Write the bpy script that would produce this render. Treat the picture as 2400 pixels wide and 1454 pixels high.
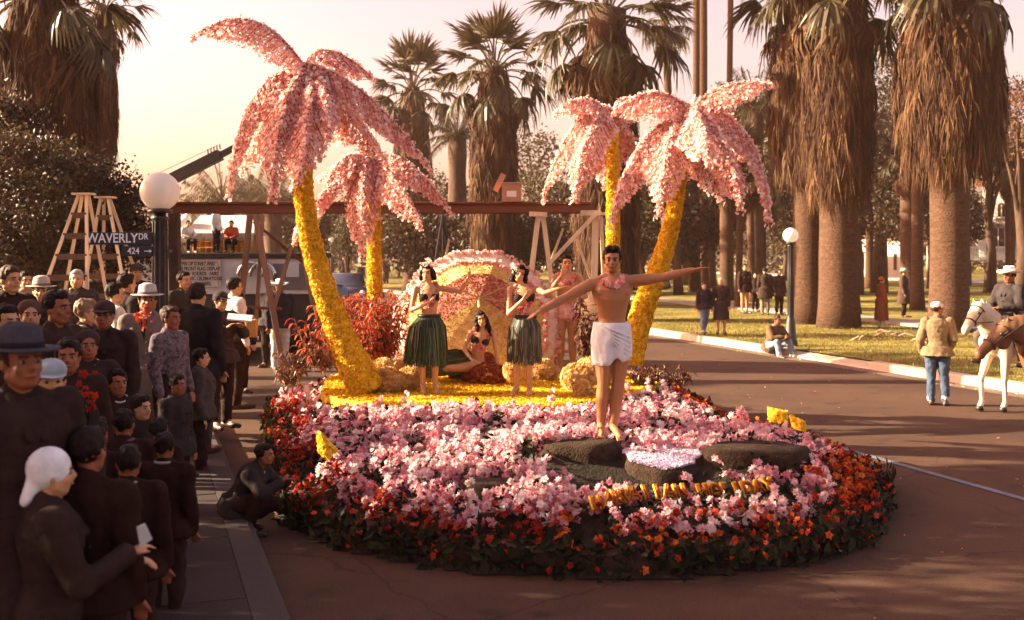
import bpy, bmesh, math, random
import numpy as np
from mathutils import Vector, Matrix, Quaternion, noise

SC = bpy.context.scene
COL = SC.collection
for o in list(bpy.data.objects): bpy.data.objects.remove(o)
# ------------------------------------------------------------------ camera
H = 2.4; F = 2500.0; HY = 595.0
cd = bpy.data.cameras.new('camera'); cam = bpy.data.objects.new('camera', cd); COL.objects.link(cam)
cam.location = (0, 0, H); cam.rotation_euler = (math.pi/2, 0, 0)
cd.sensor_width = 36; cd.lens = 36*F/2400; cd.shift_y = -(727-HY)/2400
cd.clip_start = .1; cd.clip_end = 3000
cd.dof.use_dof = True; cd.dof.focus_distance = 12.0; cd.dof.aperture_fstop = 2.2
SC.camera = cam
# ------------------------------------------------------------------ light
SUN_EL = math.radians(22); SUN_AZ = math.atan2(-.995, .09)      # azimuth from +Y towards +X
S = Vector((math.sin(SUN_AZ)*math.cos(SUN_EL), math.cos(SUN_AZ)*math.cos(SUN_EL), math.sin(SUN_EL)))
sl = bpy.data.lights.new('sun', 'SUN'); sl.energy = 5.0; sl.angle = math.radians(.55); sl.color = (1.0, .86, .58)
so = bpy.data.objects.new('sun', sl); COL.objects.link(so); so.rotation_euler = S.to_track_quat('Z', 'Y').to_euler()
wd = bpy.data.worlds.new('World'); SC.world = wd; wd.use_nodes = True
nt = wd.node_tree; nt.nodes.clear()
sky = nt.nodes.new('ShaderNodeTexSky'); sky.sky_type = 'NISHITA'; sky.sun_disc = False
sky.sun_elevation = SUN_EL; sky.sun_rotation = SUN_AZ % (2*math.pi); sky.air_density = 1.0; sky.dust_density = 4.0; sky.ozone_density = .6
mx = nt.nodes.new('ShaderNodeMix'); mx.data_type = 'RGBA'; mx.blend_type = 'MULTIPLY'; mx.inputs[0].default_value = 1
mx.inputs[7].default_value = (1.54, .95, .79, 1)
bg = nt.nodes.new('ShaderNodeBackground'); bg.inputs[1].default_value = .068
wo = nt.nodes.new('ShaderNodeOutputWorld')
nt.links.new(sky.outputs[0], mx.inputs[6]); nt.links.new(mx.outputs[2], bg.inputs[0]); nt.links.new(bg.outputs[0], wo.inputs[0])
SC.render.engine = 'CYCLES'
vs = SC.view_settings; vs.view_transform = 'Standard'; vs.look = 'None'; vs.gamma = 1; vs.exposure = 2.3; vs.use_curve_mapping = False

# ------------------------------------------------------------------ helpers
RN = np.random.default_rng(7); random.seed(7)
def W(px, py, Y): return Vector(((px-1200)/F*Y, Y, H-(py-HY)/F*Y))
def G(px, py, z=0.0):
    Y = (H-z)*F/(py-HY); return Vector(((px-1200)/F*Y, Y, z))
def tag(o, label=None, cat=None, group=None, kind=None):
    if label: o['label'] = label
    if cat: o['category'] = cat
    if group: o['group'] = group
    if kind: o['kind'] = kind
    return o
def empty(name, loc, rz=0, label=None, cat=None, group=None):
    o = bpy.data.objects.new(name, None); COL.objects.link(o); o.location = loc; o.rotation_euler = (0, 0, rz)
    o.empty_display_size = .1
    return tag(o, label, cat, group)
def npmesh(name, V, Fc, rnd=None, smooth=False):
    V = np.asarray(V, np.float32).reshape(-1, 3); Fc = np.asarray(Fc, np.int32)
    m = bpy.data.meshes.new(name); n, k = Fc.shape
    m.vertices.add(len(V)); m.vertices.foreach_set('co', V.ravel())
    m.loops.add(n*k); m.loops.foreach_set('vertex_index', Fc.ravel())
    m.polygons.add(n); m.polygons.foreach_set('loop_start', np.arange(0, n*k, k, dtype=np.int32))
    m.update(calc_edges=True)
    m.polygons.foreach_set('use_smooth', np.full(n, smooth))
    if rnd is not None:
        a = m.attributes.new('rnd', 'FLOAT', 'POINT'); a.data.foreach_set('value', np.asarray(rnd, np.float32))
    m.validate(); return m
def link(name, mesh, mat=None, parent=None, kind=None, label=None, cat=None, group=None):
    o = bpy.data.objects.new(name, mesh); COL.objects.link(o)
    if mat and not mesh.materials: mesh.materials.append(mat)
    if parent: o.parent = parent
    return tag(o, label, cat, group, kind)
class MB:
    def __init__(s): s.v = []; s.f = []
    def add(s, vs_, fs):
        b = len(s.v); s.v += [tuple(v) for v in vs_]; s.f += [tuple(i+b for i in f) for f in fs]; return s
    def box(s, c, d, M=None):
        x, y, z = d[0]/2, d[1]/2, d[2]/2; c = Vector(c)
        vs_ = [Vector((a, b, e)) for a in (-x, x) for b in (-y, y) for e in (-z, z)]
        if M is not None: vs_ = [M @ v for v in vs_]
        return s.add([c+v for v in vs_], [(0, 1, 3, 2), (4, 6, 7, 5), (0, 4, 5, 1), (2, 3, 7, 6), (0, 2, 6, 4), (1, 5, 7, 3)])
    def bar(s, a, b, w, d=None, up=(0, 1, 0)):
        a, b = Vector(a), Vector(b); d = d or w; t = (b-a).normalized(); u = t.cross(Vector(up))
        if u.length < 1e-3: u = t.cross(Vector((1, 0, 0)))
        u.normalize(); v = t.cross(u).normalized()
        P = [p+u*i*w/2+v*j*d/2 for p in (a, b) for i, j in ((-1, -1), (1, -1), (1, 1), (-1, 1))]
        return s.add(P, [(0, 1, 2, 3), (7, 6, 5, 4), (0, 4, 5, 1), (1, 5, 6, 2), (2, 6, 7, 3), (3, 7, 4, 0)])
    def loft(s, rings, cap=True):
        n = len(rings[0]); b = len(s.v)
        for r in rings: s.v += [tuple(p) for p in r]
        for i in range(len(rings)-1):
            for j in range(n):
                k = (j+1) % n; s.f.append((b+i*n+j, b+i*n+k, b+(i+1)*n+k, b+(i+1)*n+j))
        if cap:
            s.f.append(tuple(b+j for j in reversed(range(n)))); e = b+(len(rings)-1)*n; s.f.append(tuple(e+j for j in range(n)))
        return s
    def tube(s, pts, rad, n=8, cap=True, jit=0):
        pts = [Vector(p) for p in pts]; rings = []; u = None
        if not hasattr(rad, '__len__'): rad = [rad]*len(pts)
        for i, p in enumerate(pts):
            t = (pts[min(i+1, len(pts)-1)]-pts[max(i-1, 0)]).normalized()
            if u is None:
                u = t.cross(Vector((0, 1, 0)));  u = u if u.length > .1 else t.cross(Vector((1, 0, 0)))
            u = (u-t*u.dot(t)).normalized(); v = t.cross(u)
            rings.append([p+(u*math.cos(2*math.pi*j/n)+v*math.sin(2*math.pi*j/n))*rad[i]*(1+random.uniform(-jit, jit)) for j in range(n)])
        return s.loft(rings, cap)
    def lathe(s, prof, c=(0, 0, 0), n=20, M=None):
        c = Vector(c); rings = []
        for r, z in prof:
            ring = [Vector((math.cos(2*math.pi*j/n)*r, math.sin(2*math.pi*j/n)*r, z)) for j in range(n)]
            rings.append([c+((M @ p) if M is not None else p) for p in ring])
        return s.loft(rings)
    def ell(s, c, r, M=None, n=12, m=8):
        rings = []; c = Vector(c)
        for i in range(m+1):
            a = -math.pi/2+math.pi*min(max(i, .12), m-.12)/m
            ring = [Vector((math.cos(a)*math.cos(2*math.pi*j/n)*r[0], math.cos(a)*math.sin(2*math.pi*j/n)*r[1], math.sin(a)*r[2])) for j in range(n)]
            rings.append([c+((M @ p) if M is not None else p) for p in ring])
        return s.loft(rings)
    def cap(s, a, b, r0, r1, n=12):
        a, b = Vector(a), Vector(b); t = (b-a).normalized() if (b-a).length > 1e-6 else Vector((0, 0, 1))
        u = t.cross(Vector((.123, .97, .2))).normalized(); v = t.cross(u); rings = []
        for ang in (-88, -55, -25): 
            q = math.radians(ang); rings.append((a+t*math.sin(q)*r0, math.cos(q)*r0))
        rings.append((a, r0)); rings.append((b, r1))
        for ang in (25, 55, 88):
            q = math.radians(ang); rings.append((b+t*math.sin(q)*r1, math.cos(q)*r1))
        return s.loft([[p+(u*math.cos(2*math.pi*j/n)+v*math.sin(2*math.pi*j/n))*r for j in range(n)] for p, r in rings])
    def chain(s, pts, rs):
        for i in range(len(pts)-1): s.cap(pts[i], pts[i+1], rs[i], rs[i+1])
        return s
    def mesh(s, name, smooth=False):
        m = bpy.data.meshes.new(name); m.from_pydata(s.v, [], s.f); m.update()
        m.polygons.foreach_set('use_smooth', [smooth]*len(m.polygons)); return m
    def build(s, name, mat, parent=None, smooth=False, kind=None, label=None, cat=None, group=None, bevel=0):
        o = link(name, s.mesh(name, smooth), mat, parent, kind, label, cat, group)
        if bevel:
            b = o.modifiers.new('bevel', 'BEVEL'); b.width = bevel; b.segments = 2; b.limit_method = 'ANGLE'
        return o
def local(parent, p): return Vector(p)-parent.location

# ------------------------------------------------------------------ materials
MATS = {}
def lin(c): return tuple((x/12.92 if x <= .04045 else ((x+.055)/1.055)**2.4) for x in c)
def mat(name, base, rough=.7, var=.25, scale=8, bump=.0, bscale=40, metal=0, trans=0, c2=None, spec=.3, stretch=None, emit=None, coord='Object', coat=0, bdist=.02):
    if name in MATS: return MATS[name]
    m = bpy.data.materials.new(name); m.use_nodes = True; n = m.node_tree.nodes; l = m.node_tree.links
    p = n['Principled BSDF']; p.inputs['Roughness'].default_value = rough; p.inputs['Metallic'].default_value = metal
    p.inputs['Specular IOR Level'].default_value = spec
    if coat: p.inputs['Coat Weight'].default_value = coat
    tc = n.new('ShaderNodeTexCoord'); mp = n.new('ShaderNodeMapping'); l.new(tc.outputs[coord], mp.inputs[0])
    if stretch: mp.inputs['Scale'].default_value = stretch
    no = n.new('ShaderNodeTexNoise'); no.inputs['Scale'].default_value = scale; no.inputs['Detail'].default_value = 6; no.inputs['Roughness'].default_value = .62
    l.new(mp.outputs[0], no.inputs[0])
    cr = n.new('ShaderNodeValToRGB'); l.new(no.outputs[0], cr.inputs[0])
    a = tuple(x*(1-var) for x in base); b = tuple(min(1, x*(1+var)) for x in base) if c2 is None else c2
    cr.color_ramp.elements[0].position = .32; cr.color_ramp.elements[1].position = .68
    cr.color_ramp.elements[0].color = (*a, 1); cr.color_ramp.elements[1].color = (*b, 1)
    l.new(cr.outputs[0], p.inputs['Base Color'])
    if bump:
        nb = n.new('ShaderNodeTexNoise'); nb.inputs['Scale'].default_value = bscale; nb.inputs['Detail'].default_value = 5; l.new(mp.outputs[0], nb.inputs[0])
        bp = n.new('ShaderNodeBump'); bp.inputs['Strength'].default_value = bump; bp.inputs['Distance'].default_value = bdist
        l.new(nb.outputs[0], bp.inputs['Height']); l.new(bp.outputs[0], p.inputs['Normal'])
    if trans:
        t = n.new('ShaderNodeBsdfTranslucent'); l.new(cr.outputs[0], t.inputs[0]); mi = n.new('ShaderNodeMixShader'); mi.inputs[0].default_value = trans
        l.new(p.outputs[0], mi.inputs[1]); l.new(t.outputs[0], mi.inputs[2]); l.new(mi.outputs[0], n['Material Output'].inputs[0])
    MATS[name] = m; return m
def rmat(name, cols, rough=.6, trans=.3, spec=.2):
    """colour from the per-piece random attribute: every blossom or leaf its own tone"""
    if name in MATS: return MATS[name]
    m = bpy.data.materials.new(name); m.use_nodes = True; n = m.node_tree.nodes; l = m.node_tree.links
    p = n['Principled BSDF']; p.inputs['Roughness'].default_value = rough; p.inputs['Specular IOR Level'].default_value = spec
    at = n.new('ShaderNodeAttribute'); at.attribute_name = 'rnd'; cr = n.new('ShaderNodeValToRGB'); l.new(at.outputs['Fac'], cr.inputs[0])
    el = cr.color_ramp.elements
    while len(el) < len(cols): el.new(.5)
    for i, c in enumerate(cols): el[i].position = i/(len(cols)-1); el[i].color = (*c, 1)
    l.new(cr.outputs[0], p.inputs['Base Color'])
    if trans:
        t = n.new('ShaderNodeBsdfTranslucent'); l.new(cr.outputs[0], t.inputs[0]); mi = n.new('ShaderNodeMixShader'); mi.inputs[0].default_value = trans
        l.new(p.outputs[0], mi.inputs[1]); l.new(t.outputs[0], mi.inputs[2]); l.new(mi.outputs[0], n['Material Output'].inputs[0])
    MATS[name] = m; return m
def cloth(c, name=None): 
    return mat(name or 'cloth_%02x%02x%02x' % tuple(int(x*255) for x in c), c, .9, .22, 9, .35, 22, spec=.1)
WOOD = mat('raw_timber', (.66, .50, .32), .75, .3, 3, .3, 30, stretch=(1, 1, .15))
WOODR = mat('red_brown_timber', (.17, .055, .028), .75, .3, 3, .3, 30, stretch=(.15, 1, 1))
DARKM = mat('dark_iron', (.022, .018, .018), .45, .3, 12, .1, 60, spec=.5)
WHITEP = mat('white_paint', (.78, .74, .68), .5, .07, 5)
GLASSW = mat('opal_glass', (.86, .84, .80), .25, .03, 3, spec=.5, trans=.35)
CHROME = mat('chrome', (.6, .6, .62), .18, .05, 3, metal=1)
TIRE = mat('tyre_rubber', (.02, .02, .02), .8, .2, 20)
YEL = rmat('yellow_petals', [(.50, .22, .004), (.72, .40, .008), (.84, .54, .02), (.88, .68, .10)], trans=.25)
PINK = rmat('pink_petals', [(.62, .22, .18), (.78, .38, .32), (.86, .52, .46), (.90, .68, .62), (.94, .86, .80)], trans=.5)
PINKD = rmat('bed_pink_petals', [(.30, .05, .09), (.58, .18, .24), (.74, .34, .39), (.84, .54, .55), (.90, .78, .76)], trans=.35)
LILAC = rmat('lilac_petals', [(.55, .42, .62), (.74, .62, .76), (.86, .74, .78), (.85, .5, .55)], trans=.3)
RED = rmat('red_petals', [(.14, .008, .005), (.34, .016, .008), (.46, .04, .01), (.55, .10, .02)], trans=.2)
ORANGE = rmat('orange_petals', [(.22, .012, .006), (.44, .035, .008), (.55, .08, .012), (.62, .20, .04)], trans=.2)
PEACH = rmat('peach_petals', [(.55, .26, .07), (.76, .46, .15), (.84, .60, .26), (.88, .74, .44)], trans=.45)
RUST = rmat('rust_petals', [(.26, .04, .02), (.42, .09, .035), (.52, .18, .07)], trans=.45)
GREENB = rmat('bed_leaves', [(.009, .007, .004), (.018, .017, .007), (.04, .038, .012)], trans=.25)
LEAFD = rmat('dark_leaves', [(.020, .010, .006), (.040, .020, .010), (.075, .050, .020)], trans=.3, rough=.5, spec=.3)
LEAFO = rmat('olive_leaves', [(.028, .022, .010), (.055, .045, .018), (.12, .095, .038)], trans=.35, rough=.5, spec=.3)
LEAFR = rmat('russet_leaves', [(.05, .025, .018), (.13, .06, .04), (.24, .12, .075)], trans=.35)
FROND = rmat('palm_blades', [(.024, .018, .010), (.050, .038, .018), (.12, .085, .038)], trans=.3, rough=.45, spec=.35)
THATCH = rmat('dead_palm_thatch', [(.022, .008, .005), (.05, .020, .010), (.09, .042, .020), (.24, .13, .055)], trans=.15, rough=.8)
BARK = mat('bark', (.07, .038, .024), .9, .4, 6, .8, 18, stretch=(1, 1, .35))
PBARK = mat('palm_bark', (.080, .040, .023), .95, .35, 5, .9, 14, stretch=(1, 1, 3), bdist=.05)
LEIP = rmat('lei_petals', [(.50, .08, .09), (.70, .20, .19), (.80, .38, .34), (.86, .60, .54)], trans=.35)
PARR = rmat('faded_rose_petals', [(.42, .13, .08), (.58, .24, .16), (.70, .38, .28)], trans=.5)
SKIN = mat('skin_tan', (.40, .165, .07), .48, .10, 6, spec=.4)
SKINL = mat('skin_light', (.50, .25, .13), .5, .10, 6, spec=.4)
SKINR = mat('skin_ruddy_shaded', (.27, .085, .04), .5, .14, 6, spec=.35)  # ruddy tone darkened to put shade on the crowd's faces
HAIR = mat('black_hair', (.014, .007, .006), .62, .4, 30, .5, 60, spec=.15, stretch=(1, 1, .2))
HAIRB = mat('brown_hair', (.05, .022, .011), .6, .4, 30, .5, 60, spec=.2, stretch=(1, 1, .2))

# ------------------------------------------------------------------ stamping
def basis(N, jit=0.0, rng=RN):
    n = len(N); A = np.asarray(N, float)+rng.normal(0, jit, (n, 3)) if jit else np.asarray(N, float)
    z = A/np.maximum(np.linalg.norm(A, axis=1, keepdims=True), 1e-6)
    r = rng.normal(size=(n, 3)); x = np.cross(r, z); x /= np.maximum(np.linalg.norm(x, axis=1, keepdims=True), 1e-6); y = np.cross(z, x)
    return np.stack([x, y, z], axis=2)
def stamp(T, Fc, P, Sz, R):
    T = np.asarray(T, float); Fc = np.asarray(Fc); n = len(P)
    V = np.einsum('nij,kj->nki', R, T)*np.asarray(Sz).reshape(n, 1, 1)+np.asarray(P)[:, None, :]
    FF = (Fc[None]+np.arange(n)[:, None, None]*len(T)).reshape(-1, Fc.shape[1])
    return V.reshape(-1, 3), FF
def tmpl_flower(layers=1, k=5):
    v = []; f = []
    for L in range(layers):
        cup = .25+.5*L; rad = 1-.35*L; off = L*.6
        for i in range(k):
            a = 2*math.pi*i/k+off; w = .52*2*math.pi/k; b = len(v)
            for r_, aa, h in ((.05, a, 0), (.62*rad, a-w, cup*.5), (rad, a, cup), (.62*rad, a+w, cup*.5)):
                v.append((math.cos(aa)*r_, math.sin(aa)*r_, h*.8))
            f.append((b, b+1, b+2, b+3))
    return np.array(v), np.array(f)
FL1 = tmpl_flower(1); FL2 = tmpl_flower(2)
def tmpl_pom():
    bm = bmesh.new(); bmesh.ops.create_icosphere(bm, subdivisions=1, radius=1); rr = random.Random(3)
    v = []
    for q in bm.verts: v.append(tuple(q.co*(1+rr.uniform(-.25, .25))))
    f = [[q.index for q in fc.verts] for fc in bm.faces]; bm.free(); return np.array(v), np.array(f)
POM = tmpl_pom()
LEAFQ = (np.array([(0, 0, 0), (.3, .45, .08), (0, 1, -.05), (-.3, .45, .08)]), np.array([(0, 1, 2, 3)]))
def scatter(name, tm, P, N, size, m, parent=None, jit=.5, sj=.25, kind='stuff', rngv=None, **k):
    P = np.asarray(P, float); n = len(P)
    if parent is not None: P = P-np.array(parent.location)
    N = np.tile([0, 0, 1.], (n, 1)) if N is None else np.asarray(N, float)
    Sz = np.asarray(size)*(1+RN.uniform(-sj, sj, n)); V, FF = stamp(tm[0], tm[1], P, Sz, basis(N, jit))
    r = RN.uniform(0, 1, n) if rngv is None else np.clip(rngv+RN.normal(0, .18, n), 0, 1)
    return link(name, npmesh(name, V, FF, np.repeat(r, len(tm[0]))), m, parent, kind, **k)
def surf_points(o_mesh_v, o_faces, n):
    """n random points and normals over triangles/quads given as arrays"""
    V = np.asarray(o_mesh_v, float); tri = []
    for f in o_faces:
        for i in range(1, len(f)-1): tri.append((f[0], f[i], f[i+1]))
    T = V[np.array(tri)]; c = np.cross(T[:, 1]-T[:, 0], T[:, 2]-T[:, 0]); ar = np.linalg.norm(c, axis=1)
    i = RN.choice(len(T), n, p=ar/ar.sum()); a, b = RN.uniform(size=n), RN.uniform(size=n); s_ = a+b > 1; a[s_] = 1-a[s_]; b[s_] = 1-b[s_]
    P = T[i, 0]+(T[i, 1]-T[i, 0])*a[:, None]+(T[i, 2]-T[i, 0])*b[:, None]
    return P, c[i]/np.maximum(ar[i], 1e-9)[:, None]
# ================================================================== SETTING
RD = Vector((.325, -.9457, 0)); RNORM = Vector((.9457, .325, 0))      # road direction, and across it to the park
K0 = Vector((6.4, 25, 0))                                            # a point on the park kerb
def RP(along, across, z=0): return K0+RD*along+RNORM*across+Vector((0, 0, z))
def strip(name, a0, a1, c0, c1, z, m, nseg=1, parent=None, kind='structure', thick=0):
    mb = MB()
    if thick:
        P = [RP(a, c, zz) for zz in (z-thick, z) for a, c in ((a0, c0), (a1, c0), (a1, c1), (a0, c1))]
        mb.add(P, [(3, 2, 1, 0), (4, 5, 6, 7), (0, 1, 5, 4), (1, 2, 6, 5), (2, 3, 7, 6), (3, 0, 4, 7)])
    else: mb.add([RP(a0, c0, z), RP(a1, c0, z), RP(a1, c1, z), RP(a0, c1, z)], [(0, 1, 2, 3)])
    o = mb.build(name, m, parent)
    if kind: o['kind'] = kind
    return o
GROUND = mat('far_earth', (.16, .13, .06), .95, .4, .3, coord='Object')
ASPH = mat('asphalt', (.070, .033, .019), .88, .22, .6, .5, 90, spec=.25, bdist=.01)
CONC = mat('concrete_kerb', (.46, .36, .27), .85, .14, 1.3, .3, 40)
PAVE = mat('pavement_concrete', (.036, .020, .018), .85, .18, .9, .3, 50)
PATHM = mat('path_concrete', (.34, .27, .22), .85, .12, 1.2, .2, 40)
GRASSM = mat('lawn', (.12, .105, .018), .95, .5, .55, .9, 45, c2=(.31, .235, .045), bdist=.04)
g = MB().add([(-900, -60, -.02), (900, -60, -.02), (900, 1500, -.02), (-900, 1500, -.02)], [(0, 1, 2, 3)]).build('ground', GROUND); g['kind'] = 'structure'
def asphalt(m):
    n = m.node_tree.nodes; l = m.node_tree.links; p = n['Principled BSDF']; src = p.inputs['Base Color'].links[0].from_socket; tc = [x for x in n if x.type == 'TEX_COORD'][0]
    def noise_(sc, det=5): q = n.new('ShaderNodeTexNoise'); q.inputs['Scale'].default_value = sc; q.inputs['Detail'].default_value = det; l.new(tc.outputs['Object'], q.inputs[0]); return q
    def mul(a, fac, lo, hi, c):
        r = n.new('ShaderNodeMapRange'); r.inputs[1].default_value = lo; r.inputs[2].default_value = hi; l.new(fac, r.inputs[0]); x = n.new('ShaderNodeMix'); x.data_type = 'RGBA'; x.blend_type = 'MULTIPLY'; l.new(r.outputs[0], x.inputs[0]); l.new(a, x.inputs[6]); x.inputs[7].default_value = (*c, 1); return x.outputs[2]
    vo = n.new('ShaderNodeTexVoronoi'); vo.feature = 'DISTANCE_TO_EDGE'; vo.inputs['Scale'].default_value = .42; w_ = n.new('ShaderNodeMix'); w_.data_type = 'RGBA'; w_.blend_type = 'ADD'; w_.inputs[0].default_value = .5; l.new(tc.outputs['Object'], w_.inputs[6]); l.new(noise_(1.4, 8).outputs['Color'], w_.inputs[7]); l.new(w_.outputs[2], vo.inputs['Vector'])
    c = mul(src, vo.outputs['Distance'], .008, .0, (.62, .60, .60)); c = mul(c, noise_(.16).outputs[0], .52, .66, (.62, .62, .64)); c = mul(c, noise_(2.2).outputs[0], .60, .72, (.55, .52, .5)); c = mul(c, noise_(60, 2).outputs[0], .55, .70, (1.7, 1.6, 1.5)); l.new(c, p.inputs['Base Color'])
asphalt(ASPH)
strip('road', -160, 60, -13.4, 0.0, 0.0, ASPH)
strip('cross_street', -30, -9.0, -60, -13.4, .002, ASPH)
# park kerb: cast sections with joints
kb = empty('kerb', (0, 0, 0)); kb['kind'] = 'structure'
a = -60.0
while a < 22:
    L = 3.0
    if abs(a+L/2-0.6) > 1.4:
        mb = MB(); z0, z1 = -.05, .16
        prof = [(0, z0), (.02, z1-.03), (.05, z1), (.30, z1), (.30, z0)]
        r0 = [RP(a+.006, c, z+.004*math.sin(a)) for c, z in prof]; r1 = [RP(a+L-.006, c, z+.004*math.sin(a)) for c, z in prof]
        mb.loft([r0, r1]); mb.build('kerb_section', CONC, kb)
    else:
        mb = MB(); prof = [(0, -.05), (.04, .05), (.32, .12), (.32, -.05)]
        mb.loft([[RP(a+.006, c, z) for c, z in prof], [RP(a+L-.006, c, z) for c, z in prof]]); mb.build('kerb_section', CONC, kb)
    a += L
# gutter pan
strip('gutter', -60, 24, -.42, 0.0, .006, mat('gutter_concrete', (.15, .10, .07), .9, .25, 1.4, .3, 50))
# lawn with gentle relief
def lawn():
    na, nc = 90, 60; V = []; Fc = []
    for i in range(na+1):
        al = -150+i*(180/na)
        for j in range(nc+1):
            c = .30+(j/nc)**1.6*190; p = RP(al, c)
            z = .15+.10*noise.noise(Vector((al*.07, c*.09, 0)))*min(1, (c-.3)/6)+ .06*noise.noise(Vector((al*.3, c*.3, 3)))*min(1, (c-.3)/4)
            V.append((p.x, p.y, z))
    for i in range(na):
        for j in range(nc): b = i*(nc+1)+j; Fc.append((b, b+nc+1, b+nc+2, b+1))
    m = npmesh('lawn', V, Fc, smooth=True); link('lawn', m, GRASSM, kind='structure')
lawn()
def lawnz(x, y): return .15
for a0, a1, c0, c1, nm in ((-75, 22, 8.4, 9.9, 'park_path'),):
    strip(nm, a0, a1, c0, c1, .215, PATHM, thick=.12)
strip('far_park_path', -150, 30, 46, 50, .28, mat('far_path', (.42, .38, .40), .9, .1, .5), thick=.2)
# left pavement, kerb, cross-street kerb, blue line
lk = empty('near_kerb', (0, 0, 0)); lk['kind'] = 'structure'
for i in range(8):
    a = -8+i*4.0; mb = MB(); prof = [(-13.55, -.05), (-13.55, .15), (-13.37, .15), (-13.32, .12), (-13.30, -.05)]
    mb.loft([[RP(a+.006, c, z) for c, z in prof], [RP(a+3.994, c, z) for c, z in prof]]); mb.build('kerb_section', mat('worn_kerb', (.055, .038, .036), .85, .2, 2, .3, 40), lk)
pv = empty('pavement', (0, 0, 0)); pv['kind'] = 'structure'
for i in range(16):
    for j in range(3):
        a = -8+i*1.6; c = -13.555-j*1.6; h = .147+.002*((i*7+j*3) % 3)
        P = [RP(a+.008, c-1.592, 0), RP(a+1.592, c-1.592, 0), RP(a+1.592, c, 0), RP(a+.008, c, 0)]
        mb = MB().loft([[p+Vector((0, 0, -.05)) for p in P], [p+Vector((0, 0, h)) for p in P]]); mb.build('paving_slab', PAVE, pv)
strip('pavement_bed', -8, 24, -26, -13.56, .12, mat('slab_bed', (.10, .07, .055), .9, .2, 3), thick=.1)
strip('blue_line', -40, 30, -6.12, -6.02, .008, mat('worn_blue_paint', (.13, .14, .18), .8, .35, 3))
strip('dividing_line', -160, -14, -6.9, -6.8, .008, mat('worn_white_paint', (.5, .45, .4), .8, .3, 3))
# verge: low clumps of cut grass along the lawn, uncountable
gp = []; 
for _ in range(30000):
    al = RN.uniform(-20, 16); c = .32+abs(RN.normal(0, 5)); 
    if 8.2 < c < 10.1 or c > 16: continue
    p = RP(al, c); gp.append((p.x, p.y, .14+RN.uniform(0, .03)))
BL = (np.array([(-.12, 0, 0), (.12, 0, 0), (.05, .12, .7), (-.02, .3, 1.0)]), np.array([(0, 1, 2, 3)]))
scatter('grass', BL, gp, None, .055, rmat('grass_blades', [(.08, .07, .014), (.19, .15, .03), (.33, .25, .055)], trans=.3), jit=.25, sj=.5, kind='stuff')
# litter in the gutter and fallen palm litter on the lawn
for n_, (px, py, lab, L) in enumerate(((2150, 805, 'pale fallen palm frond lying on the lawn behind the man in jeans', .8), (2000, 800, 'short curled dry palm sheath on the lawn right of the lamp post', .4), (2070, 792, 'dry stripped palm stalk on the lawn below the path', .7))):
    p = G(px, py, .16); mb = MB()
    for k in range(9 if L > .6 else 4):
        a0 = p+Vector((random.uniform(-L, L)*.5, random.uniform(-.25, .25), .01+.02*k)); mb.tube([a0, a0+Vector((.2*L, random.uniform(-.1, .1), .05)), a0+Vector((.45*L, random.uniform(-.15, .15), .01))], [.015, .03, .006], 5)
    mb.build('fallen_frond', mat('dry_frond', (.36, .25, .15), .8, .2, 8), label=lab, cat='palm frond')
for n_, (px, py) in enumerate(((1890, 838), (1925, 848), (2010, 865), (2100, 880), (2190, 892), (1710, 812))):
    p = G(px, py+10, .012); q = MB()
    q.add([p, p+Vector((.14, .02, .02)), p+Vector((.16, .12, .0)), p+Vector((.02, .1, .03))], [(0, 1, 2, 3)])
lp = [RP(RN.uniform(-2, 22), -RN.uniform(2, 12)) for _ in range(170)]; scatter('fallen_petals', LEAFQ, [(q.x, q.y, .012) for q in lp], None, .035, PINKD, jit=.3, sj=.5)
lp = []
for _ in range(260):
    q = RP(RN.uniform(-14, 18), -RN.uniform(.03, .5)**1.0); lp.append((q.x, q.y, .015))
scatter('gutter_litter', LEAFQ, lp, None, .06, rmat('dry_litter', [(.2, .11, .06), (.4, .27, .16), (.6, .5, .38)], trans=0), jit=.4, sj=.6)

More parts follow.
